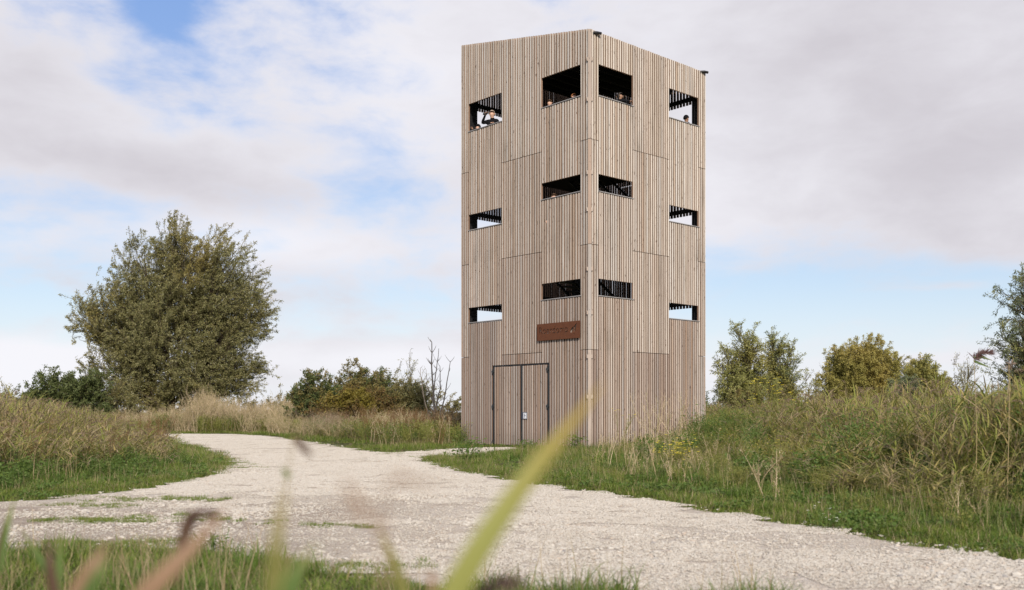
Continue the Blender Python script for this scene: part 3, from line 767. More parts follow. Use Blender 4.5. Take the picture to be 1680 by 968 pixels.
# ---------------------------------------------------------------- rusty sign with cut-out lettering
def make_sign():
    u0, u1, z0, z1 = .376, 2.421, 3.673, 4.243
    w, h = u1 - u0, z1 - z0
    tc = bpy.data.curves.new('lettering', 'FONT'); tc.body = 'Roerdomp'; tc.size = .335; tc.space_character = 1.02; tc.offset = .0085
    to = bpy.data.objects.new('lettering', tc); col.objects.link(to)
    dg_ = bpy.context.evaluated_depsgraph_get(); cu = to.evaluated_get(dg_).to_curve(dg_).copy()
    sp = []
    for s in cu.splines:
        if s.type == 'BEZIER': 
            pts = []
            bp = s.bezier_points; n = len(bp)
            for i in range(n):
                a, b = bp[i], bp[(i + 1) % n]
                for t in (0, .25, .5, .75):
                    q = 1 - t; pts.append(a.co * q ** 3 + a.handle_right * 3 * q * q * t + b.handle_left * 3 * q * t * t + b.co * t ** 3)
            sp.append([(p.x, p.y) for p in pts])
        else: sp.append([(p.co.x, p.co.y) for p in s.points])
    bpy.data.objects.remove(to); 
    xs = [p[0] for s in sp for p in s]; mx = max(xs); mn = min(xs)
    tw = 1.39; k = tw / (mx - mn)
    letters = [[((x - mn) * k + .09, y * 1.0 + .225) for x, y in s] for s in sp]
    # little serifs, as slots joined to the stems' feet and heads
    # heron-like bird: folded wing, breast and raised bill, cut through the plate
    wing = [(1.585, .20), (1.60, .275), (1.66, .345), (1.735, .395), (1.755, .385), (1.735, .31), (1.70, .235), (1.655, .195)]
    head = [(1.775, .395), (1.80, .425), (1.86, .475), (1.90, .50), (1.875, .445), (1.845, .36), (1.835, .28), (1.80, .225), (1.765, .205), (1.755, .24), (1.775, .31)]
    feet = [(1.70, .165), (1.715, .172), (1.745, .15), (1.79, .162), (1.785, .148), (1.74, .135)]
    c2 = bpy.data.curves.new('sign_plate', 'CURVE'); c2.dimensions = '2D'; c2.fill_mode = 'BOTH'; c2.extrude = .006
    for pl in [[(0, 0), (w, 0), (w, h), (0, h)]] + letters + [wing, head, feet]:
        s = c2.splines.new('POLY'); s.points.add(len(pl) - 1); s.use_cyclic_u = True
        for p, q in zip(s.points, pl): p.co = (q[0], q[1], 0, 1)
    co = bpy.data.objects.new('sign_plate', c2); col.objects.link(co)
    dg_ = bpy.context.evaluated_depsgraph_get(); me = bpy.data.meshes.new_from_object(co.evaluated_get(dg_)); bpy.data.objects.remove(co)
    me.materials.clear(); me.materials.append(M['corten'])
    root = tag(empty('sign', (TX, TY, 0)), 'rust brown steel sign above the doors with Roerdomp and a bird cut through it', 'sign')
    ob = obj_of('sign_plate', me, root)
    e = EL; n = -ER
    Mx = np.eye(4); Mx[:3, 0] = -e; Mx[:3, 1] = ZV; Mx[:3, 2] = n; Mx[:3, 3] = e * u1 + n * .055 + ZV * z0
    ob.matrix_local = Matrix(Mx.tolist())
    for u in (u0 + .12, (u0 + u1) / 2, u1 - .12):
        for z in (z0 + .08, z1 - .08):
            b = MB(); fbox(b, 'L', u - .02, u + .02, .0045, .0475, z - .02, z + .02); b.build('spacer', M['charcoal'], root)
make_sign()

# ---------------------------------------------------------------- trees and bushes: trunk (limbs, boughs, twigs) + crown (single leaves)
def bez(a, c, b, k):
    t = np.linspace(0, 1, k)[:, None]; return a * (1 - t) ** 2 + 2 * c * t * (1 - t) + b * t ** 2
def grow(name, label, loc, lobes, leaf, subs=26, twigs=7, per=26, tl=.9, L=.14, Wd=.034, r0=.16, wind=(.25, 0, 0), up=.5, group=None, bark='bark', stems=None, spread=.35, cat='tree', droop=.25, gap=.0, zmin=.15):
    root = tag(empty(name, (loc[0], loc[1], ground_h([loc[:2]])[0] - .03)), label, cat, group)
    wind = np.array(wind); tw, br, lim = [], [], []
    vol = np.array([l[3] * l[4] * l[5] for l in lobes]) ** .62; vol = vol / vol.mean()
    for li, (x, y, z, rx, ry, rz) in enumerate(lobes):
        c = np.array([x, y, z], float); s = np.array([rng.normal(0, spread * .5), rng.normal(0, spread * .5), -.1])
        ctl = np.array([s[0] + (c[0] - s[0]) * .30, s[1] + (c[1] - s[1]) * .3, z * .55])
        top = c + np.array([0, 0, rz * .45])
        P = bez(s, ctl, top, 9); P[1:-1] += rng.normal(0, .05 * rx, (7, 3)) * np.array([1, 1, .3])
        lim.append((P, np.linspace(r0, r0 * .22, 9) * (.6 + .4 * min(1.5, vol[li]))))
        ns = max(3, int(subs * 1.25 * vol[li]))
        d = rng.normal(size=(ns, 3)); d /= np.linalg.norm(d, axis=1, keepdims=True)
        q = (.30 + .70 * U(0, 1, ns) ** .55)
        sc = c + d * q[:, None] * np.array([rx, ry, rz]); sc[:, 2] = np.maximum(sc[:, 2], zmin + U(0, .3, ns))
        for j in range(ns):
            a = P[int(np.clip(2 + 6 * (sc[j, 2] - 0) / (z + rz) * U(.5, .95), 2, 8))]
            mid = (a + sc[j]) / 2 + np.array([0, 0, .12 * rz * U(-.4, 1)])
            Q = bez(a, mid, sc[j], 5); br.append((Q, np.linspace(r0 * .2, r0 * .06, 5)))
            nt = max(2, int(twigs * U(.5, 1.4)))
            out = (sc[j] - c) / np.array([rx, ry, rz]); out /= np.linalg.norm(out) + 1e-6
            for _ in range(nt):
                o = Q[rng.integers(2, 5)] + rng.normal(0, .10 * min(rx, ry), 3) * (1 if U() < .9 else 1.6)
                dv = out * .65 + np.array([0, 0, up]) + wind + rng.normal(0, .42, 3); dv /= np.linalg.norm(dv) + 1e-9
                ln = tl * U(.5, 1.35); e = o + dv * ln
                e2 = e + (wind * .5 + np.array([0, 0, -droop])) * ln * U(.2, .9)
                o[2] = max(o[2], .1); e2[2] = max(e2[2], zmin * .6)
                tw.append(bez(o, e, e2, 4))
    TW = np.array(tw); n = len(TW)
    tb = PB(); mk = M[bark]
    for P, r in lim: tb.tubes(mk, P[None], r[None], 7)
    if br: tb.tubes(mk, np.array([b[0] for b in br]), np.array([b[1] for b in br]), 4)
    tb.tubes(mk, TW, np.linspace(.010, .004, 4)[None].repeat(n, 0) * (1 + L * 2), 3)
    trunk = obj_of('trunk', tb.mesh('trunk', True), root); trunk['kind'] = 'stuff'
    per = per * 1.7; cnt = rng.integers(int(per * .5), int(per * 1.5) + 1, n); ti = np.repeat(np.arange(n), cnt); N = len(ti)
    t = U(-.25, 1.02, N) * 3; j = np.clip(t.astype(int), 0, 2); f = (t - j)[:, None]
    pos = TW[ti, j] * (1 - f) + TW[ti, j + 1] * f; tan = TW[ti, j + 1] - TW[ti, j]; tan /= np.linalg.norm(tan, axis=1, keepdims=True) + 1e-9
    dv = tan * .8 + rng.normal(0, .55, (N, 3)) + np.array([0, 0, -.22])
    pos += rng.normal(0, .035 + L * .12, (N, 3))
    l = L * U(.6, 1.35, N)
    cb = PB(); mats = leaf if isinstance(leaf, (list, tuple)) else [leaf]
    if len(mats) == 1: cb.leaves(M[mats[0]], pos, dv, l, l * Wd / L)
    else:
        w = np.array([m[1] for m in mats]); pick = rng.choice(len(mats), n, p=w / w.sum())[ti]
        for k, m in enumerate(mats):
            q = pick == k; cb.leaves(M[m[0]], pos[q], dv[q], l[q], l[q] * Wd / L)
    cr = obj_of('crown', cb.mesh('crown'), root); cr['kind'] = 'stuff'
    return root
def AT(px, D): return ((px - 840) / 1650 * D, D)

grow('willow_tree', 'big many-stemmed willow with a broad olive green crown, yellowing on top, left of the road', AT(268, 70), [
    (2.2, 0, 11, 2.7, 2.6, 3.7), (-1.5, .5, 10.4, 2.5, 2.5, 3.4), (4.5, 0, 10.2, 2.4, 2.4, 3.4), (-4, 0, 8.1, 2.3, 2.3, 2.8), (5, .5, 6.3, 2.4, 2.4, 2.7), (.3, -.8, 6.5, 3, 2.6, 3.2), (-2.6, -.5, 4.5, 2.6, 2.2, 2.5),
    (3, -.5, 3.8, 2.9, 2.4, 2.4), (6.2, 0, 8.2, 1.4, 1.6, 1.9), (-5.2, 0, 7.4, 1.1, 1.2, 1.1), (5.9, 0, 4, 1.3, 1.4, 1.3), (.8, .5, 12.6, 1.5, 1.5, 1.9), (-.4, -.4, 2.4, 2.2, 1.6, 1.5)],
    ['willow'], subs=46, twigs=10, per=36, tl=.78, L=.15, Wd=.039, r0=.16, wind=(.28, 0, .05), up=.45, spread=1.0, droop=.06)
grow('bush', 'dark green rounded bush at the foot of the big willow, on its left', AT(95, 62), [(-.6, 0, 2.1, 1.6, 1.3, 1.6), (.9, .2, 2.1, 1.6, 1.2, 1.6), (-1.8, 0, 1.5, 1.1, 1., 1.2), (2.2, -.3, 2.3, 1.3, 1.1, 1.6)], ['bush_d'], subs=36, twigs=8, per=26, tl=.5, L=.15, Wd=.055, r0=.07, cat='bush')
grow('young_tree', 'slender pale young tree at the far left edge behind the reeds', AT(8, 58), [(0, 0, 2.2, .35, .35, 1.4), (.2, 0, 1.3, .5, .4, .9)], ['sapling_y'], subs=10, twigs=4, per=14, tl=.5, L=.12, Wd=.035, r0=.04, up=.9)
grow('bush', 'brownish olive shrub growing under the left side of the big willow', AT(182, 63), [(0, 0, 2.1, 1.4, 1.1, 1.7), (.8, 0, 1.2, 1.3, 1.0, 1.1)], [('willow', 3), ('bush_m', 2)], subs=20, twigs=6, per=22, tl=.8, L=.15, Wd=.04, r0=.06, cat='bush')
grow('bush', 'dark green bush at the left end of the thicket between willow and tower', AT(520, 56), [(0, 0, 2.0, 1.2, 1.0, 1.4), (-.9, 0, 1.5, .9, .9, 1.2), (1.0, .1, 1.8, 1.1, .9, 1.4)], [('bush_d', 2), ('bush_m', 1)], subs=36, twigs=8, per=28, tl=.42, L=.12, Wd=.05, r0=.06, cat='bush', group=None)
grow('bush', 'rusty brown and yellow bush in the middle of the thicket left of the tower', AT(572, 54.5), [(0, -.2, 1.3, 1.5, .8, 1.0), (.9, -.3, 1.4, 1.1, .8, 1.0), (-1.1, -.2, 1.1, .8, .7, .8), (.2, -.3, 1.9, .8, .6, .7), (1.9, -.2, 1.3, .9, .7, .9)], ['bush_o'], subs=36, twigs=8, per=26, tl=.4, L=.11, Wd=.05, r0=.05, cat='bush')
grow('bush', 'tall olive green bush rising behind the rusty bush', AT(590, 57.5), [(-.3, 0, 2.6, 1.4, 1.0, 1.3), (1.2, 0, 2.4, 1.4, 1.0, 1.3), (2.4, 0, 1.9, 1.2, .9, 1.2), (.6, 0, 1.6, 2.0, 1.0, 1.3)], [('bush_m', 3), ('bush_d', 1)], subs=38, twigs=8, per=28, tl=.42, L=.12, Wd=.045, r0=.06, cat='bush')
grow('bush', 'yellow-green bush at the right end of the thicket, under the young trees', AT(655, 55), [(0, 0, 1.6, 1.3, .9, 1.3), (.9, .1, 1.4, 1.0, .8, 1.1)], [('bush_m', 2), ('sapling_y', 1)], subs=32, twigs=8, per=26, tl=.42, L=.11, Wd=.04, r0=.05, cat='bush')
grow('young_tree', 'airy pale yellow young tree with upright twigs behind the thicket', AT(672, 60), [(-.6, 0, 2.6, .4, .4, 1.5), (.1, 0, 2.8, .4, .4, 1.6), (.7, 0, 2.2, .6, .5, 1.3), (1.1, 0, 1.6, .6, .5, 1.1)], ['sapling_y'], subs=14, twigs=4, per=9, tl=.7, L=.13, Wd=.03, r0=.045, up=1.1)

def bare_tree(label, loc, specs, mat):
    root = tag(empty('bare_tree', (loc[0], loc[1], ground_h([loc[:2]])[0] - .03)), label, 'tree')
    tb = PB()
    for (x0, pts, r) in specs:
        P = np.array([(x, U(-.05, .05), z) for x, z in pts]); t = np.linspace(0, 1, len(P)); tt = np.linspace(0, 1, 9)
        P = np.stack([np.interp(tt, t, P[:, k]) for k in range(3)], 1) + rng.normal(0, .018, (9, 3))
        tb.tubes(M[mat], P[None], np.linspace(r, r * .28, 9)[None], 6)
        for k in range(9):
            i = rng.integers(3, 9); s = P[i]; L = U(.15, .5); a = rng.choice([0, np.pi]) + U(-.6, .6)
            tb.tubes(M[mat], arcs(s[None], np.array([a]), np.array([L]), np.array([U(.5, .9)]), np.array([-.4]), 4), np.linspace(r * .25, r * .1, 4)[None], 4)
    o = obj_of('trunk', tb.mesh('trunk', True), root); o['kind'] = 'stuff'; return root
bare_tree('dead grey-brown tree with bare upright stems just left of the tower', AT(714, 50), [
    (0, [(0, 0), (-.05, 1.7), (-.15, 3.2), (-.2, 4.7)], .075), (0, [(-.1, 1.8), (.0, 3.0), (.2, 4.4)], .042), (0, [(0, .2), (.45, 1.8), (.75, 3.7)], .055), (0, [(-.1, .3), (-.6, 2), (-.75, 3.4)], .04), (0, [(0, 1.2), (.25, 2.4), (.22, 3.5)], .05), (0, [(-.05, 1.5), (-.4, 2.6), (-.45, 3.3)], .03)], 'bark_pale')

grow('willow_tree', 'tall open willow right of the tower, the first beyond its right edge', AT(1222, 56), [(.0, 0, 4.7, .65, .8, 1.3), (-1.0, 0, 3.3, .8, .9, 1.3), (.3, 0, 3.6, .6, .8, 1.4), (-.5, 0, 2.2, 1.2, 1.1, 1.2), (.4, 0, 2.0, .7, .8, 1.1)], ['willow_b'], subs=26, twigs=6, per=24, tl=.75, L=.14, Wd=.036, r0=.12, wind=(.1, 0, 0), spread=.4)
grow('willow_tree', 'narrow upright willow with pale bare stems, second right of the tower', AT(1268, 57), [(0, 0, 4.6, .45, .6, 1.3), (.15, 0, 3.0, .6, .7, 1.4), (1.0, 0, 3.4, .35, .5, 1.5), (.9, 0, 2.1, .6, .7, 1.3)], [('willow_b', 3), ('willow_d', 1)], subs=24, twigs=6, per=22, tl=.7, L=.14, Wd=.036, r0=.09, wind=(.1, 0, 0), up=.8, spread=.5)
grow('bush', 'low olive bush under the two willows right of the tower', AT(1245, 50), [(-.8, 0, 1.1, 1.2, .9, 1.1), (.7, 0, 1.2, 1.2, .9, 1.1)], [('bush_m', 1), ('willow_b', 1)], subs=24, twigs=6, per=24, tl=.5, L=.11, Wd=.035, r0=.05, cat='bush')
grow('young_tree', 'thin grey-green young tree between the willows and the round yellow tree', AT(1322, 58), [(0, 0, 2.3, .45, .4, 1.1), (-.8, 0, 1.7, .5, .5, .9), (.5, 0, 1.4, .5, .5, .8)], [('willow_b', 1), ('sapling_y', 1)], subs=12, twigs=4, per=12, tl=.55, L=.12, Wd=.03, r0=.04, up=.9)
bare_tree('leafless thin shrub with curling twigs left of the round yellow tree', AT(1345, 52), [(0, [(0, 0), (-.1, 1.5), (-.25, 3.0)], .025), (0, [(0, 0), (.1, 1.6), (.15, 3.3)], .025), (0, [(0, 0), (.2, 1.4), (.35, 3.1)], .02)], 'bark')
grow('willow_tree', 'broad round willow with yellowing crown in the middle right distance', AT(1412, 70), [(-1.0, 0, 4.3, 1.5, 1.4, 1.8), (.6, 0, 4.6, 1.5, 1.4, 1.8), (2.0, 0, 3.6, 1.2, 1.3, 1.7), (-1.9, 0, 2.6, 1.2, 1.2, 1.4), (.4, -.4, 2.7, 1.8, 1.3, 1.6), (2.5, 0, 2.3, 1.0, 1.1, 1.3), (-1.6, 0, 4.6, .7, .7, .9)], ['willow_y'], subs=44, twigs=9, per=28, tl=.5, L=.15, Wd=.042, r0=.13, wind=(.12, 0, 0), spread=.5)
grow('willow_tree', 'small round yellow-green willow right of the broad round one', AT(1510, 62), [(.2, 0, 3.3, 1.0, 1.0, 1.3), (1.0, 0, 2.4, .9, .9, 1.3), (-.6, 0, 2.6, .9, .9, 1.2), (.2, 0, 2.2, 1.3, 1.0, 1.4)], [('willow_y', 2), ('willow_b', 1)], subs=36, twigs=9, per=26, tl=.45, L=.14, Wd=.042, r0=.09, wind=(.12, 0, 0))
grow('bush', 'dark blue-green bush in front of the small round willow', AT(1482, 60), [(0, 0, 1.9, 1.1, .9, 1.2), (-.3, 0, 1.2, 1.2, .9, 1.0), (.6, 0, 2.3, .7, .7, .9)], ['willow_d'], subs=26, twigs=6, per=26, tl=.55, L=.12, Wd=.036, r0=.06, cat='bush')
grow('young_tree', 'sparse pale young tree left of the large willow at the right edge', AT(1578, 44), [(-.35, 0, 2.1, .35, .35, 1.0), (.25, 0, 2.3, .35, .35, 1.1), (.1, 0, 1.4, .7, .5, .8)], ['sapling_y'], subs=12, twigs=4, per=10, tl=.6, L=.11, Wd=.026, r0=.035, up=1.0)
grow('willow_tree', 'large dark willow cut off by the right edge of the picture', AT(1718, 51), [(-.6, 0, 6.6, 1.6, 1.5, 1.9), (.8, 0, 6.2, 1.7, 1.5, 2.0), (-1.4, 0, 4.5, 1.2, 1.2, 1.5), (.2, 0, 4.0, 1.8, 1.5, 1.8), (-1.6, 0, 2.6, 1.3, 1.2, 1.2), (.6, 0, 1.9, 2.0, 1.4, 1.4), (-.5, 0, 7.2, .8, .8, .9), (2.2, 0, 4.2, 1.3, 1.3, 2.0)], [('willow_d', 3), ('willow_b', 1)], subs=30, twigs=7, per=28, tl=.8, L=.14, Wd=.034, r0=.2, wind=(.1, 0, 0), spread=.8)
# low far hedgerow closing the horizon
for i, (px, D) in enumerate([(-60, 88), (450, 90), (560, 92), (705, 88), (1175, 84), (1340, 90), (1600, 88), (1800, 80)]):
    grow('bush', ['low far bush at the left end of the horizon', 'low far bush just right of the big willow', 'low far bush behind the rusty thicket', 'low far bush behind the dead tree', 'low far bush directly right of the tower', 'low far bush behind the leafless shrub', 'low far bush behind the sparse young tree', 'low far bush at the right end of the horizon'][i],
         AT(px, D), [(-2.2, 0, 1.3, 2.0, 1.2, 1.2), (0, 0, 1.6, 2.0, 1.2, 1.4), (2.3, 0, 1.2, 2.0, 1.2, 1.2)], ['bush_m' if i % 2 else 'bush_d'], subs=16, twigs=5, per=16, tl=.7, L=.2, Wd=.07, r0=.06, cat='bush', group='low bushes along the horizon')

# ---------------------------------------------------------------- ground cover and reeds
protos('grass', lambda: p_grass(120, .2, (.05, .13), .006, 'grass', 5), 5)
protos('turf', lambda: p_grass(150, .17, (.025, .07), .005, 'grass', 2), 4)
protos('lush', lambda: p_grass(110, .24, (.10, .30), .009, 'lush', 4), 6)
protos('straw', lambda: p_grass(30, .34, (.18, .6), .006, 'straw'), 6)
protos('clover', p_clover, 3)
protos('reeds', lambda: p_reeds(9, .35, (1.1, 1.75), .3), 7)
protos('reeds_green', lambda: p_reeds(10, .3, (.8, 1.4), .1, dry=.12), 4)
protos('dry', p_dry, 5)
protos('dry_small', lambda: p_dry(4, .4, (.35, .95), 'dry', 22), 7)
protos('rust', lambda: p_dry(6, .25, (.6, 1.1), 'rust', 30), 3)
protos('herb', lambda: p_herb(300, .32, .6), 4)
protos('herb_o', lambda: p_herb(240, .3, .8, 'herb_o', (.03, .08), .35, 10), 4)
protos('feather', lambda: p_herb(620, .5, .85, 'herb', (.03, .075), .25, 16), 4)
protos('mustard', lambda: p_herb(70, .3, 1.0, 'herb_o', (.03, .07), .3, 12, 'yellow', 16), 4)
def stones(n, r=.56, s=(.010, .024)):
    base = bmesh.new(); bmesh.ops.create_icosphere(base, subdivisions=1, radius=1.0)
    v0 = np.array([v.co[:] for v in base.verts]); f0 = np.array([[v.index for v in f.verts] for f in base.faces]); base.free()
    pos = np.column_stack([U(-r, r, n), U(-r, r, n), np.zeros(n)]); sc = U(*s, n) * np.exp(rng.normal(0, .25, n))
    V, F = [], []
    q = v0[None] * (1 + rng.normal(0, .17, (n, 12, 1))) * rng.uniform([.8, .6, .30], [1.3, 1., .55], (n, 3))[:, None] * sc[:, None, None]
    a = U(0, 6.3, n); c, s_ = np.cos(a)[:, None], np.sin(a)[:, None]
    q = np.stack([q[..., 0] * c - q[..., 1] * s_, q[..., 0] * s_ + q[..., 1] * c, q[..., 2]], -1)
    pos[:, 2] = -sc * .10
    V = (q + pos[:, None]).reshape(-1, 3); F = (f0[None] + (np.arange(n) * 12)[:, None, None]).reshape(-1, 3)
    return np_mesh('stones', V, [F], [M['stone']], attrs={'rnd': np.repeat(rng.random(n), 12)})
protos('chips', lambda: stones(2300, .37, (.0045, .010)), 6)
protos('chips_big', lambda: stones(110, .56, (.013, .026)), 4)
protos('cobble', lambda: stones(1, .001, (.04, .06)), 8)

def view_pts(n, y0, y1, margin=1.5, p=1.0):
    y = y0 + (y1 - y0) * U(0, 1, n) ** p; x = U(-1, 1, n) * (.53 * y + margin); return np.stack([x, y], 1)
def tower_clear(P, m=.12):
    q = np.column_stack([P[:, 0] - TX, P[:, 1] - TY]); u = q @ EL[:2]; v = q @ ER[:2]
    return ~((u > -m) & (u < LW + m) & (v > -m) & (v < RW + m))
tall_y = np.array([0, 9, 10.5, 11.7, 17.8, 25, 31, 40, 70]); tall_x = np.array([9, 6.2, 5.3, 4.7, 3.9, 3.6, 3.6, 3.2, 3])
def right_in(P): return P[:, 0] - np.interp(P[:, 1], tall_y, tall_x)   # metres inside the tall growth on the right
def area_count(y0, y1, dens, margin=1.5): return int(dens * ((.53 * (y1 ** 2 - y0 ** 2)) + 2 * margin * (y1 - y0)))
patchy = lambda P, s, ph=0.: .5 + .25 * np.sin(P[:, 0] * s + ph) + .25 * np.sin(P[:, 1] * s * .8 + P[:, 0] * s * .6 + ph * 2)
def pick(P, prob): return P[U(0, 1, len(P)) < prob]

# short verge grass
pts = []; sc = []
for (y0, y1, dens, s) in ((5.5, 13, 26, 1.0), (13, 22, 13, 1.25), (22, 36, 6, 1.7), (36, 60, 2.2, 2.6)):
    P = view_pts(area_count(y0, y1, dens), y0, y1, p=.62)
    d = poly_dist(P, RO); ri = right_in(P)
    ok = (d > -.06 - .16 * U(0, 1, len(P)) ** 3) & tower_clear(P, .05) & ~((P[:, 0] > 0) & (ri > 2.0)) & ~((P[:, 0] < -5) & (P[:, 1] > 24) & (d > 3.5))
    P = P[ok]; pts.append(P); sc.append(np.full(len(P), s) * U(.7, 1.25, len(P)))
pts = np.vstack(pts); sc = np.concatenate(sc); G3 = on_ground(pts, poly_dist(pts, RO))
zs = sc * (0.6 + .7 * patchy(pts, 1.7) * smooth(.1, 1.6, poly_dist(pts, RO))) * np.where(pts[:, 1] < 9.5, .9, 1.0)
scatter('grass', 'short green verge grass along both edges of the gravel road', 'grass', G3, sc, zsc=np.minimum(zs, 1.6))
P = np.stack([U(-8, 7, 9000), U(7.4, 27, 9000)], 1); d = poly_dist(P, RO); P = P[(d > -.04) & (d < .55) & (np.abs(P[:, 0]) < .54 * P[:, 1] + 1)]
scatter('edge_grass', 'tight green grass right at the lip of the gravel', 'grass', on_ground(P), U(.8, 1.3, len(P)), zsc=U(.5, 1.1, len(P)))
# low turf tufts on the side track
tp = [W(205, 822), W(250, 818), W(165, 831), W(120, 829), W(215, 854), W(180, 856), W(150, 853), W(105, 854), W(250, 890), W(230, 893), W(130, 892), W(155, 893), W(385, 768), W(395, 764), W(375, 760), W(560, 862), W(590, 931), W(565, 928), W(385, 925), W(405, 928), W(325, 820), W(318, 819), W(300, 845), W(650, 745), W(690, 750), W(370, 852)]
Q = np.vstack([np.array(p) + np.column_stack([rng.normal(0, .30, 12), rng.normal(0, .13, 12)]) for p in tp])
scatter('turf', 'thin low turf growing in streaks on the gravel side track', 'turf', np.column_stack([Q, np.full(len(Q), -.004)]), U(.35, .9, len(Q)), zsc=U(.5, 1.0, len(Q)))
# lush dark grass and herbs on the shaded feet of the banks
pts = []
for (y0, y1, dens) in ((6.5, 22, 9), (22, 40, 2.5)):
    P = view_pts(area_count(y0, y1, dens), y0, y1, p=.7); d = poly_dist(P, RO); ri = right_in(P)
    right = (P[:, 0] > 1) & (d > .35) & (ri > -1.6) & (ri < 1.8)
    left = (P[:, 0] < -5) & (d > .5) & (P[:, 1] > 12) & (P[:, 1] < 27)
    mid = (P[:, 0] > -4) & (P[:, 0] < 4) & (P[:, 1] > 15) & (P[:, 1] < 33) & (d > .8) & (U(0, 1, len(P)) < .35)
    P = P[(right | left | mid) & tower_clear(P, .1)]; pts.append(pick(P, .35 + .65 * patchy(P, 1.3)))
pts = np.vstack(pts); d = poly_dist(pts, RO)
scatter('lush_grass', 'longer dark green grass at the foot of the banks', 'lush', on_ground(pts, d), U(.7, 1.3, len(pts)) * (.45 + .6 * smooth(.3, 1.8, d)))
P = view_pts(area_count(7, 26, 7), 7, 26, p=.7); d = poly_dist(P, RO)
ok = (d > .15) & tower_clear(P) & (((P[:, 0] > 0) & (right_in(P) < 1.5)) | ((P[:, 0] < -5) & (P[:, 1] > 12) & (d < 5)))
P = pick(P[ok], .6); scatter('clover', 'low clover and small weeds in the verge', 'clover', on_ground(P), U(.7, 1.6, len(P)))
# herbs
P = view_pts(area_count(9, 34, 3.0), 9, 34, p=.7); d = poly_dist(P, RO); ri = right_in(P)
left = (P[:, 0] < -6) & (d > 1.0) & (P[:, 1] > 13.5) & (P[:, 1] < 24)
right = (P[:, 0] > 2) & (ri > -.2) & (ri < 6) & (patchy(P, .8, 1.) > .42)
P = P[(left | right) & tower_clear(P, .2)]; d = poly_dist(P, RO)
scatter('leafy_herbs', 'dark green nettles and leafy herbs on the banks', 'herb', on_ground(P), U(.6, 1.15, len(P)) * (.5 + .5 * smooth(.8, 3, d)))
P = view_pts(area_count(10, 45, 3.2), 10, 45, p=.7); ri = right_in(P); d = poly_dist(P, RO)
right = (P[:, 0] > 2) & (ri > .1)
left = (P[:, 0] < -6) & (d > 2.2) & (P[:, 1] > 19)
P = P[(left | right) & tower_clear(P, .3)]; ri = right_in(P)
hs = np.where(P[:, 0] > 0, .34 + .8 * smooth(0.3, 5, ri), .9)
scatter('olive_herbs', 'tangle of olive green weeds among the reeds', 'herb_o', on_ground(P), hs * U(.7, 1.2, len(P)))
P = view_pts(area_count(9, 34, 5.0), 9, 34, p=.7); d = poly_dist(P, RO); ri = right_in(P)
ok = (P[:, 0] > -3) & (d > .7) & (ri > -3.5) & (ri < 1.2) & tower_clear(P, .2); P = P[ok]; P = pick(P, .25 + .6 * (patchy(P, 1.6, .7) > .5))
scatter('verge_weeds', 'low mixed weeds scattered through the right-hand verge', 'herb_o', on_ground(P), U(.28, .6, len(P)) * (.7 + .5 * smooth(-2, 1, right_in(P))))
P = view_pts(area_count(9, 34, 2.2), 9, 34, p=.7); d = poly_dist(P, RO); ri = right_in(P)
P = P[(P[:, 0] > -2) & (d > .8) & (ri > -2.5) & (ri < 3) & tower_clear(P, .2)]; P = pick(P, .08 + .3 * (patchy(P, 1.3, 3.) > .6))
scatter('verge_dry_stalks', 'short bleached and rusty stalks in the right-hand verge', 'dry_small', on_ground(P), U(.5, .9, len(P)))
P = np.stack([U(-16, -5.5, 560), U(13.6, 21, 560)], 1); d = poly_dist(P, RO); P = P[(d > .7) & (np.abs(P[:, 0]) < .54 * P[:, 1] + 1)]; P = pick(P, smooth(-6, -8.5, P[:, 0]) * .8 + .1)
scatter('nettles', 'dense dark green nettles at the foot of the island', 'herb', on_ground(P), U(.3, .9, len(P)))
P = np.stack([U(-26, -6.5, 700), U(19, 46, 700)], 1); d = poly_dist(P, RO); P = P[(d > 2.2)]; P = pick(P, .5)
scatter('island_dry_stalks', 'broken pale stalks among the island reeds', 'dry_small', on_ground(P), U(.9, 1.4, len(P)), zsc=U(.9, 1.5, len(P)) * (.6 + .4 * smooth(2, 5, poly_dist(P, RO))))
P = view_pts(900, 12, 34, p=.8); ri = right_in(P); P = P[(P[:, 0] > 2) & (ri > .3) & (ri < 9) & tower_clear(P, .8) & (patchy(P, .62, 2.2) > .56)]
scatter('green_thicket', 'feathery dark green thicket clumps in the right-hand bank', 'feather', on_ground(P), U(.7, 1.5, len(P)))
# yellow-flowering weeds in the bank
P = view_pts(2600, 12, 32); px = P[:, 0] / P[:, 1] * 1650 + 840; ri = right_in(P)
P = P[(ri > .6) & (px > 1130) & (px < 1440) & tower_clear(P, .4)]; P = pick(P, .42)
scatter('mustard_plants', 'tall weeds with small yellow flowers in the right-hand bank', 'mustard', on_ground(P), U(.7, 1.15, len(P)), zsc=U(.8, 1.25, len(P)) * (.55 + .45 * smooth(.5, 4, right_in(P))))
# straw and dry stalks
P = view_pts(area_count(8, 48, 2.6), 8, 48, p=.7); ri = right_in(P); d = poly_dist(P, RO)
right = (P[:, 0] > 1) & (ri > -.3) & (d > 1.2) & (U(0, 1, len(P)) < .35)
left = (P[:, 0] < -6) & (d > 2.0) & (P[:, 1] > 17)
back = (P[:, 0] < 0) & (P[:, 0] > -16) & (P[:, 1] > 34) & (d > 1.6)
P = P[(right | left | back) & tower_clear(P, .15)]; P = pick(P, .35 + .6 * patchy(P, 1.1, 2.))
scatter('straw_grass', 'bleached straw grass between the reeds and along the banks', 'straw', on_ground(P), U(.7, 1.3, len(P)) * (.6 + .5 * smooth(-.5, 3, np.where(P[:, 0] > 0, right_in(P), 3))))
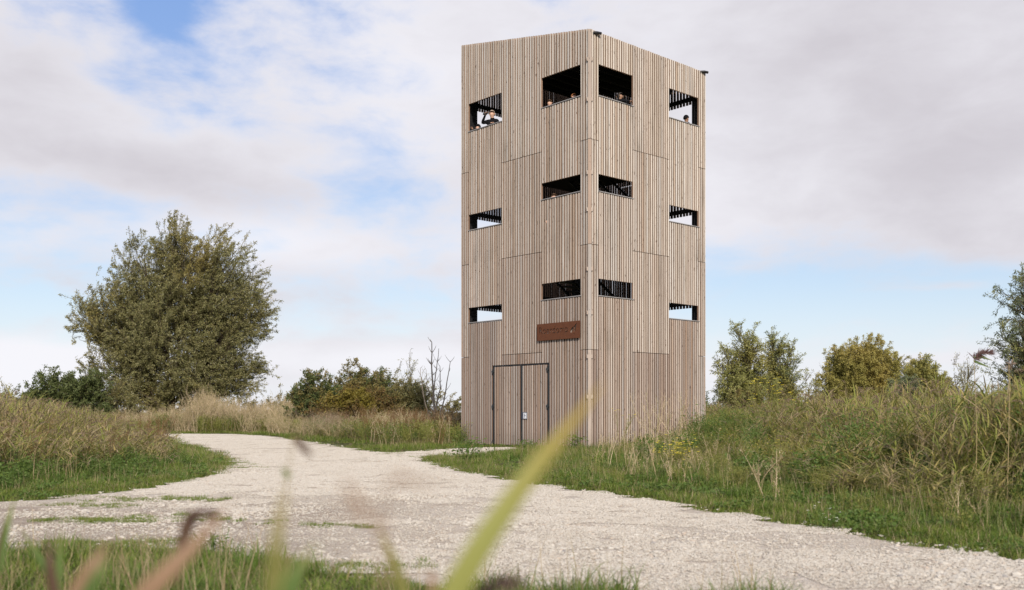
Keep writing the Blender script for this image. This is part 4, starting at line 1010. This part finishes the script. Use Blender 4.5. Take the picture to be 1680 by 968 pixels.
# reed bed on the right
P = view_pts(area_count(8, 50, 4.2), 8, 50, p=.66); ri = right_in(P); px = P[:, 0] / P[:, 1] * 1650 + 840
ok = (P[:, 0] > 2) & (ri > .15) & tower_clear(P, .5) & (U(0, 1, len(P)) < .25 + .75 * smooth(1200, 1420, px))
P = P[ok]; ri = right_in(P); px = P[:, 0] / P[:, 1] * 1650 + 840
h = (.62 + .62 * patchy(P, .75, 1.7)) * (.34 + .66 * smooth(0, 3.2, ri)) * (.78 + .22 * smooth(1150, 1450, px)) * U(.8, 1.1, len(P))
nearm = P[:, 1] < 19
scatter('reed_bed', 'dense olive and tan reed bed on the right-hand bank', 'reeds', on_ground(P[~nearm]), U(.85, 1.1, (~nearm).sum()), zsc=h[~nearm] * .70, yaw=0.0)
g = nearm & (U(0, 1, len(P)) < .55)
scatter('green_reeds', 'leafy green reeds at the front of the right-hand bank', 'reeds_green', on_ground(P[g]), U(.85, 1.1, g.sum()), zsc=h[g] * .95, yaw=0.0)
g = nearm & ~g
scatter('tall_reeds', 'taller reeds with brown plumes at the near right', 'reeds', on_ground(P[g]), U(.8, 1.05, g.sum()), zsc=h[g] * .80, yaw=0.0)
# reeds on the island left of the road
P = view_pts(area_count(15, 50, 3.6), 15, 50, 3, p=.7); d = poly_dist(P, RO)
ok = (P[:, 0] < -6) & (d > 1.5) & (P[:, 1] > 18.5 + 1.5 * np.sin(P[:, 0] * .9)) & (P[:, 1] < 49)
P = P[ok]; d = poly_dist(P, RO)
scatter('island_reeds', 'brown and green reeds on the island left of the road', 'reeds', on_ground(P), U(.85, 1.1, len(P)), zsc=(.38 + .55 * smooth(1.4, 5.5, d)) * U(.8, 1.12, len(P)), yaw=0.0)
P = pick(P, .16); scatter('island_rusty_weeds', 'rusty dry weeds among the reeds left of the road', 'rust', on_ground(P), U(.8, 1.2, len(P)), zsc=U(.8, 1.3, len(P)))
# tall dry herbs behind the far bend and left of the tower
P = np.vstack([sample((-40, -9, 57.8, 66), 1150), sample((-16, -1.5, 44, 58), 330)]); d = poly_dist(P, RO)
P = P[(d > .8) & tower_clear(P, .4)]
farp = P[:, 1] > 57; pxx = P[:, 0] / P[:, 1] * 1650 + 840
hz = np.where(farp, np.where((pxx > 320) & (pxx < 500), 1.35, .95), .72) * U(.6, 1.1, len(P)) * (.65 + .5 * patchy(P, .9))
scatter('dry_herbs', 'pale bleached herbs standing behind the far bend of the road', 'dry', on_ground(P), U(.9, 1.3, len(P)), zsc=hz)
P = sample((-36, -9, 57.6, 63), 300); d = poly_dist(P, RO); P = P[d > .6]
scatter('far_green_herbs', 'green weeds low among the bleached herbs behind the bend', 'herb_o', on_ground(P), U(1.0, 1.7, len(P)))
P = sample((-14, -1.6, 36, 50), 260); d = poly_dist(P, RO); P = P[(d > 1.6) & tower_clear(P, .3)]
scatter('low_dry_herbs', 'low dry stalks in the grass left of the tower', 'dry_small', on_ground(P), U(.8, 1.3, len(P)), zsc=U(.8, 1.5, len(P)))
P = sample((-16, -1.6, 36, 58), 900); d = poly_dist(P, RO); P = P[(d > 1.4) & tower_clear(P, .3)]
scatter('back_herbs', 'green and rusty weeds left of the tower', 'herb_o', on_ground(P), U(.8, 1.3, len(P)))
P = sample((-14, -1.6, 37, 54), 260); d = poly_dist(P, RO); P = P[(d > 1.8) & tower_clear(P, .3)]
scatter('back_rusty_weeds', 'rusty brown dead weeds left of the tower', 'rust', on_ground(P), U(.9, 1.4, len(P)), zsc=U(.8, 1.5, len(P)))
P = sample((-14, -1.6, 36, 54), 120); d = poly_dist(P, RO); P = P[(d > 1.5) & tower_clear(P, .3)]
scatter('back_green_thicket', 'dark green herb clumps left of the tower', 'feather', on_ground(P), U(.7, 1.3, len(P)))
P = sample((-38, -10, 57.6, 61), 70); d = poly_dist(P, RO); P = P[d > .6]
scatter('bend_green_thicket', 'dark green herb clumps along the far bend', 'feather', on_ground(P), U(.8, 1.6, len(P)))
P = sample((6, 42, 46, 70), 1300); P = P[np.abs(P[:, 0]) < .56 * P[:, 1]]
scatter('far_reeds', 'far reeds below the trees on the right', 'reeds', on_ground(P), U(1.1, 1.5, len(P)), zsc=U(.62, .9, len(P)), yaw=0.0)
# foreground verge below the camera
P = np.stack([U(-5.5, 1.6, 900), U(4.2, 9.2, 900)], 1); d = poly_dist(P, RO); P = P[(d > .12)]; P = pick(P, .2 + .8 * (patchy(P, 2.3, .4) > .45))
scatter('foreground_grass', 'longer grass at the near edge of the road, bottom left', 'lush', on_ground(P), U(.3, 1.1, len(P)) * (.5 + .8 * patchy(P, 3.1, 1.2)))
P = np.stack([U(-5.0, -.6, 34), U(5.5, 9.0, 34)], 1); d = poly_dist(P, RO); P = P[(d > .15)]
scatter('foreground_straw', 'straw stalks in the grass at bottom left', 'straw', on_ground(P), U(.5, .8, len(P)))

# stones lying on the road
protos('chips_few', lambda: stones(520, .40, (.004, .010)), 4)
def lay(P): return np.column_stack([P, road_z(P) + .006])
cells = np.array([(x, y) for x in np.arange(-20, 9, .66) for y in np.arange(4, 58, .66)]); cells = cells + U(-.12, .12, cells.shape)
cells = cells[(poly_dist(cells, RO) < -.30) & (np.abs(cells[:, 0]) < .53 * cells[:, 1] + 2)]
worn = np.clip(smooth(.8, -2.6, cells[:, 0]) * smooth(16.0, 13.2, cells[:, 1]) + .5 * (np.sin(cells[:, 0] * 1.1 + cells[:, 1] * .5) * np.sin(cells[:, 1] * .8) > .55), 0, 1)
full_ = U(0, 1, len(cells)) > worn * .97
c1 = cells[full_]; scatter('gravel', 'loose white limestone chips covering the road', 'chips', lay(c1), U(.9, 1.1, len(c1)), tilt=.0)
c2 = cells[~full_ & (U(0, 1, len(cells)) < .9)]; scatter('sparse_gravel', 'sparse chips pressed into the sandy side track', 'chips_few', lay(c2), U(.9, 1.1, len(c2)), tilt=.0)
P = np.stack([U(-13, 8, 4000), U(5.8, 34, 4000)], 1); d = poly_dist(P, RO)
e = P[(d < -.15) & (U(0, 1, len(P)) < .11 + .2 * (np.sin(P[:, 0] * .9 + .4) * np.sin(P[:, 1] * .7) > .25))]
scatter('coarse_gravel', 'coarser white stones in loose patches on the road', 'chips_big', lay(e), U(.5, 1.1, len(e)), tilt=.0)
E2 = resample(RS, .10); E2 = E2[(E2[:, 1] > 5.5) & (np.abs(E2[:, 0]) < .53 * E2[:, 1] + 1)]
E2 = E2 + rng.normal(0, .075, E2.shape); keep = U(0, 1, len(E2)) < np.where((E2[:, 0] > -3) & (E2[:, 1] > 7.3), .85, .22)
E2 = E2[keep]; scatter('edge_stones', 'white limestone pebbles along the edges of the road', 'cobble', np.column_stack([E2, U(-.02, .004, len(E2))]), U(.2, .62, len(E2)) * np.where(E2[:, 1] > 25, 1.2, 1.0), tilt=.3)

# ---------------------------------------------------------------- people looking out of the tower
M['skin'] = simple('skin', (.52, .32, .235), .5, 0, .06, 40); M['skin_d'] = simple('brown_skin', (.27, .15, .095), .5, 0, .06, 40)
M['coat'] = simple('black_coat', (.008, .008, .010), .95, 0, .3, 25, .1); M['navy'] = simple('dark_blue_coat', (.022, .028, .045), .8, 0, .3, 25)
M['trousers'] = simple('dark_trousers', (.03, .03, .035), .85, 0, .3, 25)
M['hair_b'] = simple('dark_hair', (.018, .013, .010), .6, 0, .3, 60); M['hair_g'] = simple('ginger_hair', (.30, .115, .035), .6, 0, .3, 60); M['hair_br'] = simple('brown_hair', (.09, .05, .028), .6, 0, .3, 60)
M['hair_w'] = simple('short_grey_hair', (.42, .34, .29), .7, 0, .2, 60); M['eye'] = simple('eye', (.03, .025, .02), .3, 0, .1)
def person(label, face, u, inset, zf, H, turn, arms=None, lean=0.0, skin='skin', coat='coat', hair=None, hat=None, hair_len=0):
    """stands on the floor zf at u along the face, inset behind it; turn: heading relative to straight out of the opening"""
    o, e, n, _ = FACES[face]
    uu = L_u(u, face); p = o + e * uu - n * inset
    root = tag(empty('person', (TX + p[0], TY + p[1], zf)), label, 'person', 'visitors in the tower')
    root.rotation_euler = (0, 0, math.atan2(n[1], n[0]) + math.pi / 2 + turn)     # local -Y looks out
    s = H / 1.75
    vs, ed, rd, part = [], [], [], []
    def v(x, y, z, r, pt, prev=None):
        f = max(0., z - .95); vs.append((x * s, (y - lean * f) * s, z * s)); rd.append(r * s); part.append(pt)
        if prev is not None: ed.append((prev, len(vs) - 1))
        return len(vs) - 1
    pel = v(0, 0, .95, .145, 0); sp = v(0, .01, 1.12, .135, 0, pel); ch = v(0, .01, 1.30, .172, 0, sp); nb = v(0, .005, 1.475, .095, 0, ch)
    nk = v(0, -.005, 1.525, .064, 1, nb); h0 = v(0, -.03, 1.580, .078, 1, nk); h1 = v(0, -.02, 1.655, .102, 1, h0); h2 = v(0, -.01, 1.712, .088, 1, h1)
    for sx in (-1, 1):
        hp = v(.09 * sx, 0, .86, .092, 2, pel); kn = v(.10 * sx, -.02, .49, .062, 2, hp); an = v(.10 * sx, .02, .09, .045, 2, kn); v(.11 * sx, -.14, .035, .038, 2, an)
        sh = v(.185 * sx, .01, 1.42, .085, 0, ch)
        a = (arms or {}).get(sx)
        el, wr = a if a else ((.24 * sx, .03, 1.12), (.23 * sx, -.06, .88))
        f = lambda q: (q[0], q[1] + lean * max(0, q[2] - .95), q[2])
        E_ = v(*f(el), .062, 0, sh); Wr = v(*f(wr), .040, 0, E_)
        d = np.array(wr) - np.array(el); d = d / np.linalg.norm(d); side = np.cross(d, [0, 0, 1.]); side /= np.linalg.norm(side) + 1e-6; dn = np.cross(side, d)
        pm = np.array(wr) + d * .055; pi_ = v(*f(pm), .030, 1, Wr)
        for k, (off, ln) in enumerate(((-.030, .068), (-.011, .080), (.010, .075), (.028, .060))):
            a1 = pm + d * .035 + side * off; b1 = v(*f(a1), .0125, 1, pi_); a2 = a1 + d * ln * .55 - dn * .012; b2 = v(*f(a2), .0105, 1, b1); a3 = a2 + d * ln * .35 - dn * .028; v(*f(a3), .008, 1, b2)
        t1 = pm - side * .042 * sx + d * .012; b1 = v(*f(t1), .0125, 1, pi_); v(*f(t1 + d * .042 - side * .016 * sx), .0095, 1, b1)
    me = bpy.data.meshes.new('body'); me.from_pydata(vs, ed, []); ob = bpy.data.objects.new('body', me); col.objects.link(ob)
    sk = ob.modifiers.new('skin', 'SKIN'); sk.use_smooth_shade = True
    for q, r in zip(me.skin_vertices[0].data, rd): q.radius = (r, r)
    me.skin_vertices[0].data[0].use_root = True
    sb = ob.modifiers.new('sub', 'SUBSURF'); sb.levels = sb.render_levels = 1
    dgh = bpy.context.evaluated_depsgraph_get(); new = bpy.data.meshes.new_from_object(ob.evaluated_get(dgh)); bpy.data.objects.remove(ob)
    new.materials.clear()
    for m in (M[coat], M[skin], M['trousers']): new.materials.append(m)
    vv = np.array(vs); pp = np.array(part); rr = np.array(rd)
    for pl in new.polygons:
        c = np.array(pl.center); k = np.argmin(np.linalg.norm(vv - c, axis=1) - rr * .8); pl.material_index = int(pp[k]); pl.use_smooth = True
    # nose: pull the front of the face out
    hc = vv[h1]
    for q in new.vertices:
        d = np.array(q.co) - hc
        if abs(d[0]) < .018 * s and d[1] < -.055 * s and -.05 * s < d[2] < .015 * s: q.co.y -= .018 * s
    obj_of('body', new, root)
    for sx in (-1, 1):
        b = MB(); a = hc + np.array([.032 * sx, -.083, .012]) * s; b.tube([a + np.array([0, .012, 0]), a], [.011 * s, .004 * s], 8); b.build('eye', M['eye'], root, True)
        b = MB(); a = hc + np.array([.086 * sx, .012, 0]) * s; b.tube([a + np.array([0, .0, -.032]) * s, a + np.array([.012 * sx, .006, 0]) * s, a + np.array([0, .004, .03]) * s], [.008 * s, .017 * s, .010 * s], 6); b.build('ear', M[skin], root, True)
    def cap(name, m, r, zlo, back, long=0, bump=1.0):
        b = bmesh.new(); bmesh.ops.create_uvsphere(b, u_segments=18, v_segments=14, radius=1)
        kill = []
        for q in b.verts:
            x, y, z = q.co
            lim = zlo + ((0.22 if name == 'hat' else 0.55) if y < -.25 else 0.1 if y < .1 else -.35 * back)
            if z < lim: kill.append(q)
        if long: kill = [q for q in kill if q.co.y < .05]
        bmesh.ops.delete(b, geom=kill, context='VERTS')
        for q in b.verts:
            x, y, z = q.co
            if long and z < 0: z = z * (1 + long); x *= 1.1
            q.co = Vector(hc) + Vector((x * r * .93 * s, (y * r * 1.12 + .012) * s, (z * r * 1.12 * bump + .03) * s))
        bmesh.ops.solidify(b, geom=b.faces[:], thickness=.012 * s)
        me2 = bpy.data.meshes.new(name); b.to_mesh(me2); b.free(); me2.materials.append(M[m]); me2.polygons.foreach_set('use_smooth', [True] * len(me2.polygons)); obj_of(name, me2, root)
    if hair: cap('hair', hair, .107, .0, 1.0, hair_len)
    if hat: cap('hat', hat, .116, -.15, .8, 0, 1.12)
    return root
SILL3 = 11.669; F3 = 10.45
def u_of(px, face, inset=.15):
    if face == 'L':
        k = px - 840; x0 = TX + ER[0] * inset; y0 = TY + ER[1] * inset; return (1650 * x0 - k * y0) / (k * EL[1] - 1650 * EL[0])
    k = px - 840; x0 = TX + EL[0] * inset; y0 = TY + EL[1] * inset; return (k * y0 - 1650 * x0) / (1650 * ER[0] - k * ER[1])
man = person('bald man in a black jacket raising binoculars at the top left opening', 'L', u_of(808, 'L', .32), .32, F3, 1.78, R(32), {-1: ((-.36, -.12, 1.34), (-.20, -.25, 1.57)), 1: ((.30, -.14, 1.20), (.16, -.33, 1.235))}, .06, hair='hair_w')
# binoculars held up beside the face
b = MB()
for sx in (-.034, .034):
    b.tube([(sx, 0, 0), (sx, -.05, 0), (sx * 1.15, -.07, 0), (sx * 1.25, -.15, 0)], [.018, .020, .026, .029], 10)
b.box((-.03, -.09, -.012), (.03, -.03, .014))
bn = empty('binoculars', (0, 0, 0)); b.build('binocular_body', M['black'], bn, True)['kind'] = 'stuff'
tag(bn, 'black binoculars held up in the hand of the bald man', 'binoculars')
bn.matrix_world = Matrix.Translation(man.location) @ Matrix.Rotation(man.rotation_euler[2], 4, 'Z') @ Matrix.Translation((-.12, -.27, 1.635)) @ Matrix.Rotation(R(-62), 4, 'Z')
person('person in a round dark hat crouching low in the corner of the top left opening', 'L', u_of(787, 'L', .30), .30, F3, 1.42, R(-20), {-1: ((-.27, -.14, 1.40), (-.12, -.30, 1.58)), 1: ((.28, -.12, 1.05), (.18, -.2, .95))}, .10, hat='coat', hair='hair_b')
person('person with brown hair at the left end of the top opening above the sign', 'L', u_of(902, 'L', .45), .45, F3, 1.55, R(15), None, .0, hair='hair_br', coat='navy')
person('person with ginger hair just showing over the top sill beside the front corner', 'L', u_of(941, 'L', .55), .55, F3, 1.54, R(95), None, .0, hair='hair_g', coat='navy')
person('woman with long dark hair leaning both arms over the top sill', 'R', u_of(1012, 'R', .26), .26, F3, 1.56, R(38), {-1: ((-.24, -.20, 1.42), (-.06, -.46, 1.435)), 1: ((.26, -.22, 1.41), (.10, -.46, 1.43))}, .16, skin='skin_d', hair='hair_b', hair_len=1.1)
person('person in a dark knitted cap seen in profile at the top right opening', 'R', u_of(1125, 'R', .34), .34, F3, 1.56, R(72), None, .02, skin='skin_d', hat='coat', hair='hair_b')
person('person with a pale face looking out of the middle opening above the sign', 'L', u_of(909, 'L', .24), .24, 6.95, 1.70, R(40), None, .0, hair='hair_br', coat='coat')

# ---------------------------------------------------------------- single plants
def plant(name, label, loc, b, cat='plant', group=None, z=None, parts=None):
    root = tag(empty(name, (loc[0], loc[1], ground_h([loc])[0] if z is None else z)), label, cat, group)
    for nm, pb in (parts or {'stems': b}).items():
        o = obj_of(nm, pb.mesh(nm), root); o['kind'] = 'stuff'
    return root
def flowering(h, r, n, leafm, fl, stems=12, fs=.03, nl=160):
    sb, fb = PB(), PB(); base = disc(stems, r * .4); P = arcs(base, U(0, 6.3, stems), U(.7, 1.05, stems) * h, U(0, .4, stems), U(-.1, .4, stems), 4)
    sb.tubes(M[leafm], P, np.full((stems, 4), .004), 3)
    i = rng.integers(0, stems, nl); t = U(.05, .9, nl) * 3; j = np.minimum(t.astype(int), 2); f = (t - j)[:, None]
    d = rng.normal(size=(nl, 3)); d[:, 2] *= .4
    sb.leaves(M[leafm], P[i, j] * (1 - f) + P[i, j + 1] * f + rng.normal(0, .02, (nl, 3)), d, U(.04, .10, nl), U(.008, .02, nl))
    i = rng.integers(0, stems, n); pos = P[i, -1] + rng.normal(0, r * .3, (n, 3)) * np.array([1, 1, .45]) + np.array([0, 0, .03])
    sb.tubes(M[leafm], np.stack([P[i, 2], pos], 1), np.full((n, 2), .0018), 3)
    for a in range(5):
        ang = a * 2 * np.pi / 5 + U(0, 1); dv = np.tile([math.cos(ang), math.sin(ang), .2], (n, 1)); fb.leaves(M[fl], pos, dv, np.full(n, fs), np.full(n, fs * .6), np.tile([.15, -.2, 1.], (n, 1)) + rng.normal(0, .25, (n, 3)))
    return {'stems': sb, 'flowers': fb}
for px, py, D, h, n in ((1108, 768, 17.4, .62, 60),):
    plant('ragwort', 'ragwort with a bright cluster of yellow flowers on the bank between road and tower', AT(px, D), None, parts=flowering(.62, .55, 90, 'herb_o', 'yellow', 16, .034))
plant('ragwort', "tall thin ragwort with few yellow flowers at the tower's front corner", AT(1018, 27.5), None, parts=flowering(1.25, .3, 14, 'herb_o', 'yellow', 4, .04, 50))
plant('ragwort', 'yellow-flowered weed high in the bank below the leafless shrub', AT(1262, 25), None, parts=flowering(1.9, .6, 50, 'herb_o', 'yellow', 10, .05, 160))
for px, D, lab in ((335, 8.5, 'white daisy clump in the grass left of the brown reed leaf'), (352, 8.75, 'white daisy clump at the very edge of the gravel, bottom left'), (1352, 10.7, 'white daisy clump in the verge right of the road')):
    plant('daisy_clump', lab, AT(px, D), None, parts={**flowering(.24, .34, 15, 'herb', 'white', 9, .017, 90)}, cat='flower')
plant('weed', 'leafy green weed growing on the path left of the tower doors', AT(768, 25.5), None, parts={'leaves': p_herb(420, .55, .62, 'herb', (.05, .11), .4, 10)})
plant('weed', 'leafy green weed at the foot of the tower near its front corner', AT(942, 30.6), None, parts={'leaves': p_herb(300, .4, .62, 'herb', (.05, .11), .4, 8)})
plant('weed', 'low weeds in front of the right door leaf', AT(868, 32.2), None, parts={'leaves': p_herb(300, .55, .36, 'herb', (.05, .10), .4, 9)})
plant('weed', 'feathery bright green weed in the bank right of the tower', AT(1238, 21.5), None, parts={'leaves': p_herb(900, .75, .95, 'herb', (.03, .08), .22, 22)})
plant('weed', 'dark green weed at the tip of the grass island', AT(262, 30), None, parts={'leaves': p_herb(380, .5, .6, 'herb', (.05, .11), .4, 9)})
for px, D, h, lab in ((1060, 27.5, 1.75, 'thin bleached weed stalks standing before the right-hand tower wall, nearest the corner'), (1095, 28.5, 1.9, 'thin bleached weed stalks before the middle of the right-hand tower wall'), (1128, 29.5, 1.7, 'thin bleached weed stalks before the right end of the tower wall'), (1030, 21, .9, 'small dry branching weed on the bank in front of the tower corner')):
    plant('dry_weed', lab, AT(px, D), None, parts={'stalks': p_dry(9, .75, (h * .6, h), 'dry', 12)})

def reed_plant(label, foot, stem_pts, leaves, sm='reed_stem', plume=None, name='reed', r=.004):
    """stem_pts and leaf points are world coordinates (m); leaves: (points, width, material)"""
    g = ground_h([foot])[0]; root = tag(empty(name, (foot[0], foot[1], g)), label, 'reed'); off = np.array([foot[0], foot[1], g])
    def fine(p, k):
        p = np.asarray(p, float); t = np.linspace(0, 1, len(p)); q = np.linspace(0, 1, k); c = np.stack([np.interp(q, t, p[:, i]) for i in range(3)], 1)
        for _ in range(3): c[1:-1] = (c[:-2] + 2 * c[1:-1] + c[2:]) / 4
        return c
    sb = PB(); P = fine([(foot[0], foot[1], g)] + list(stem_pts), 12) - off; sb.tubes(M[sm], P[None], np.linspace(r, r * .5, 12)[None], 7); obj_of('stem', sb.mesh('stem', True), root)
    for pts, w, m in leaves:
        P = fine(pts, 14) - off; t = np.linspace(0, 1, 14); tan = np.gradient(P, axis=0); tan /= np.linalg.norm(tan, axis=1, keepdims=True)
        sv = np.cross(tan, np.array([0, 1., .15])); sv /= np.linalg.norm(sv, axis=1, keepdims=True); nv = np.cross(sv, tan)
        wd = w * np.minimum(1, t * 5 + .35) * (1 - t ** 2.2 * .96)
        V = np.stack([P - sv * wd[:, None] / 2 + nv * wd[:, None] * .12, P - nv * wd[:, None] * .05, P + sv * wd[:, None] / 2 + nv * wd[:, None] * .12], 1).reshape(-1, 3)
        i = np.arange(13) * 3; F = np.vstack([np.stack([i, i + 1, i + 4, i + 3], 1), np.stack([i + 1, i + 2, i + 5, i + 4], 1)])
        lb = PB(); lb.add(V, F, M[m], float(U()), np.repeat(t, 3)); obj_of('leaf', lb.mesh('leaf', True), root)
    if plume:
        tip, az, L, m, n = plume; pb = PB(); add_plume(pb, M[m], np.array(tip) - off, az, L, n); o = obj_of('plume', pb.mesh('plume'), root); o['kind'] = 'stuff'
    return root
def PX(x, y, D): return ((x - 840) / 1650 * D, D, HC + (676 - y) / 1650 * D)
M['blade_y'] = leafmat('yellow_green_blade', [(.25, .265, .07), (.29, .295, .08)], tip=(.36, .24, .065), trans=.4)
M['blade_b'] = leafmat('tan_blade', [(0.265, 0.164, 0.101), (0.296, 0.187, 0.117)], tip=(0.234, 0.148, 0.094), trans=.3)
M['blade_g'] = leafmat('green_blade', [(.10, .16, .045), (.13, .19, .05)], tip=(.22, .22, .07), trans=.4)
M['blade_d'] = leafmat('dark_brown_blade', [(.085, .05, .032), (.10, .06, .04)], trans=.2)
M['blade_o'] = leafmat('olive_blade', [(.17, .17, .05), (.20, .19, .055)], tip=(.30, .24, .10), trans=.35)
reed_plant('out of focus yellow-green reed leaf slanting up across the tower front', PX(690, 2000, .82)[:2], [PX(700, 1300, .82), PX(712, 1040, .82)], [([PX(712, 1040, .82), PX(752, 955, .82), PX(812, 858, .83), PX(882, 760, .85), PX(935, 700, .87), PX(990, 628, .9)], .023, 'blade_y')])
reed_plant('out of focus peach brown reed leaf leaning right at the lower left', PX(170, 1900, .95)[:2], [PX(180, 1200, .95), PX(205, 1010, .95)], [([PX(205, 1010, .95), PX(262, 950, .95), PX(318, 896, .96), PX(378, 826, .98)], .020, 'blade_b')])
reed_plant('short blurred reed leaf, half tan and half green, at the bottom left', PX(95, 1900, 1.0)[:2], [PX(100, 1200, 1.0), PX(110, 1010, 1.0)], [([PX(108, 1010, 1.0), PX(130, 962, 1.0), PX(156, 920, 1.0), PX(180, 886, 1.02)], .017, 'blade_b'), ([PX(120, 1010, 1.0), PX(146, 965, 1.0), PX(166, 930, 1.0), PX(178, 905, 1.02)], .014, 'blade_g')])
reed_plant('dark brown withered reed leaf standing upright at the lower left', PX(92, 1800, 1.4)[:2], [PX(94, 1200, 1.4), PX(92, 1000, 1.4)], [([PX(92, 1000, 1.4), PX(84, 950, 1.4), PX(79, 915, 1.4), PX(82, 880, 1.42)], .017, 'blade_d')])
reed_plant('green reed leaf leaning left above the bottom left grass', PX(110, 1500, 2.2)[:2], [PX(108, 1100, 2.2), PX(100, 968, 2.2)], [([PX(100, 968, 2.2), PX(72, 930, 2.2), PX(50, 895, 2.2), PX(34, 866, 2.25)], .020, 'blade_g'), ([PX(96, 960, 2.2), PX(97, 915, 2.2), PX(101, 868, 2.2)], .016, 'blade_g')])
reed_plant('green reed leaf rising along the left edge of the picture', PX(-8, 1600, 1.9)[:2], [PX(-6, 1100, 1.9), PX(-2, 940, 1.9)], [([PX(-2, 940, 1.9), PX(4, 890, 1.9), PX(14, 850, 1.9), PX(26, 812, 1.95)], .016, 'blade_g'), ([PX(-4, 930, 1.9), PX(-1, 890, 1.9), PX(6, 855, 1.9)], .012, 'blade_d')])
reed_plant('dark drooping seed head on a thin stalk at the lower left', PX(280, 1700, 1.45)[:2], [PX(286, 1100, 1.45), PX(293, 940, 1.45), PX(300, 880, 1.45), PX(310, 848, 1.45)], [([PX(300, 880, 1.45), PX(308, 858, 1.45), PX(322, 838, 1.45), PX(330, 850, 1.45)], .018, 'blade_d'), ([PX(296, 900, 1.45), PX(302, 878, 1.45), PX(318, 862, 1.45)], .018, 'blade_d'), ([PX(293, 915, 1.45), PX(298, 895, 1.45), PX(302, 880, 1.45)], .011, 'blade_d')], 'blade_d', (PX(306, 862, 1.45), 0.0, .05, 'plume_p', 110), r=.003)
reed_plant('pale green reed with a soft blurred leaf in front of the gravel, left of centre', PX(440, 1700, .75)[:2], [PX(442, 1150, .75), PX(445, 1000, .75)], [([PX(445, 1000, .75), PX(452, 930, .75), PX(454, 870, .75), PX(470, 795, .76)], .013, 'blade_o'), ([PX(448, 1000, .75), PX(480, 940, .75), PX(525, 890, .76)], .010, 'blade_g')])
reed_plant('thin stalk with a small dark leaf and a blurred brown plume, left of centre', PX(440, 1700, 1.35)[:2], [PX(448, 1000, 1.35), PX(462, 860, 1.35), PX(472, 780, 1.35), PX(482, 715, 1.35)], [([PX(474, 785, 1.35), PX(468, 775, 1.35), PX(461, 766, 1.36)], .010, 'blade_g'), ([PX(482, 715, 1.35), PX(502, 742, 1.35), PX(516, 748, 1.35)], .010, 'blade_d')], 'reed_stem', (PX(485, 722, 1.35), .1, .085, 'plume', 18), r=.0016)
reed_plant('olive reed leaf tapering up over the gravel at bottom centre', PX(680, 1700, 1.15)[:2], [PX(676, 1150, 1.15), PX(672, 1010, 1.15)], [([PX(672, 1010, 1.15), PX(655, 945, 1.15), PX(637, 900, 1.15), PX(618, 858, 1.17)], .014, 'blade_o')])
reed_plant('dark fuzzy reed plume at the bottom edge beside the yellow-green leaf', PX(775, 1600, 1.1)[:2], [PX(775, 1150, 1.1), PX(778, 1000, 1.1), PX(786, 965, 1.1)], [], 'blade_d', (PX(779, 985, 1.1), .1, .055, 'plume_p', 150), r=.003)
reed_plant('short tan reed stub out of focus at bottom centre', PX(712, 1700, 1.05)[:2], [PX(712, 1150, 1.05), PX(711, 960, 1.05)], [([PX(711, 990, 1.05), PX(708, 950, 1.05), PX(706, 930, 1.05)], .009, 'blade_b')])
reed_plant('thin green blades beside the pale reed at bottom left of centre', PX(470, 1700, 1.6)[:2], [PX(470, 1150, 1.6), PX(474, 985, 1.6)], [([PX(474, 985, 1.6), PX(492, 940, 1.6), PX(512, 912, 1.6)], .013, 'blade_g'), ([PX(472, 985, 1.6), PX(470, 945, 1.6), PX(476, 905, 1.6)], .010, 'blade_o')])
# blurred arching plume over the middle of the road
reed_plant('very near blurred arching plume, a faint brown veil over the gravel', PX(630, 1500, .62)[:2], [PX(640, 1100, .62), PX(632, 900, .62), PX(612, 808, .62), PX(655, 775, .62), PX(710, 800, .62)], [([PX(600, 838, .62), PX(570, 800, .62), PX(560, 785, .62)], .005, 'blade_b'), ([PX(640, 780, .62), PX(680, 790, .62), PX(728, 800, .62)], .004, 'blade_b'), ([PX(640, 868, .62), PX(590, 846, .62), PX(545, 840, .62)], .004, 'blade_b')], 'blade_b', None, r=.0014)
# the single purple-plumed reed against the sky
reed_plant('lone reed with a purple plume and two leaves streaming right, against the sky', PX(1600, 820, 12.5)[:2], [PX(1603, 720, 12.5), PX(1600, 640, 12.5), PX(1598, 590, 12.5)], [([PX(1598, 586, 12.5), PX(1612, 586, 12.5), PX(1630, 592, 12.5)], .030, 'blade_g'), ([PX(1597, 592, 12.5), PX(1612, 598, 12.5), PX(1626, 604, 12.5)], .028, 'blade_g')], 'reed_stem', (PX(1598, 592, 12.5), .25, .30, 'plume_p', 190), r=.006)
reed_plant('second tall reed with a tan plume near the right edge', PX(1652, 860, 12.0)[:2], [PX(1655, 720, 12.0), PX(1656, 640, 12.0), PX(1655, 598, 12.0)], [([PX(1655, 648, 12.0), PX(1640, 640, 12.0), PX(1612, 655, 12.0), PX(1596, 668, 12.0)], .028, 'blade_o'), ([PX(1656, 660, 12.0), PX(1672, 640, 12.0), PX(1690, 634, 12.0)], .028, 'blade_o')], 'reed_stem', (PX(1655, 606, 12.0), .9, .22, 'plume', 70), r=.006)
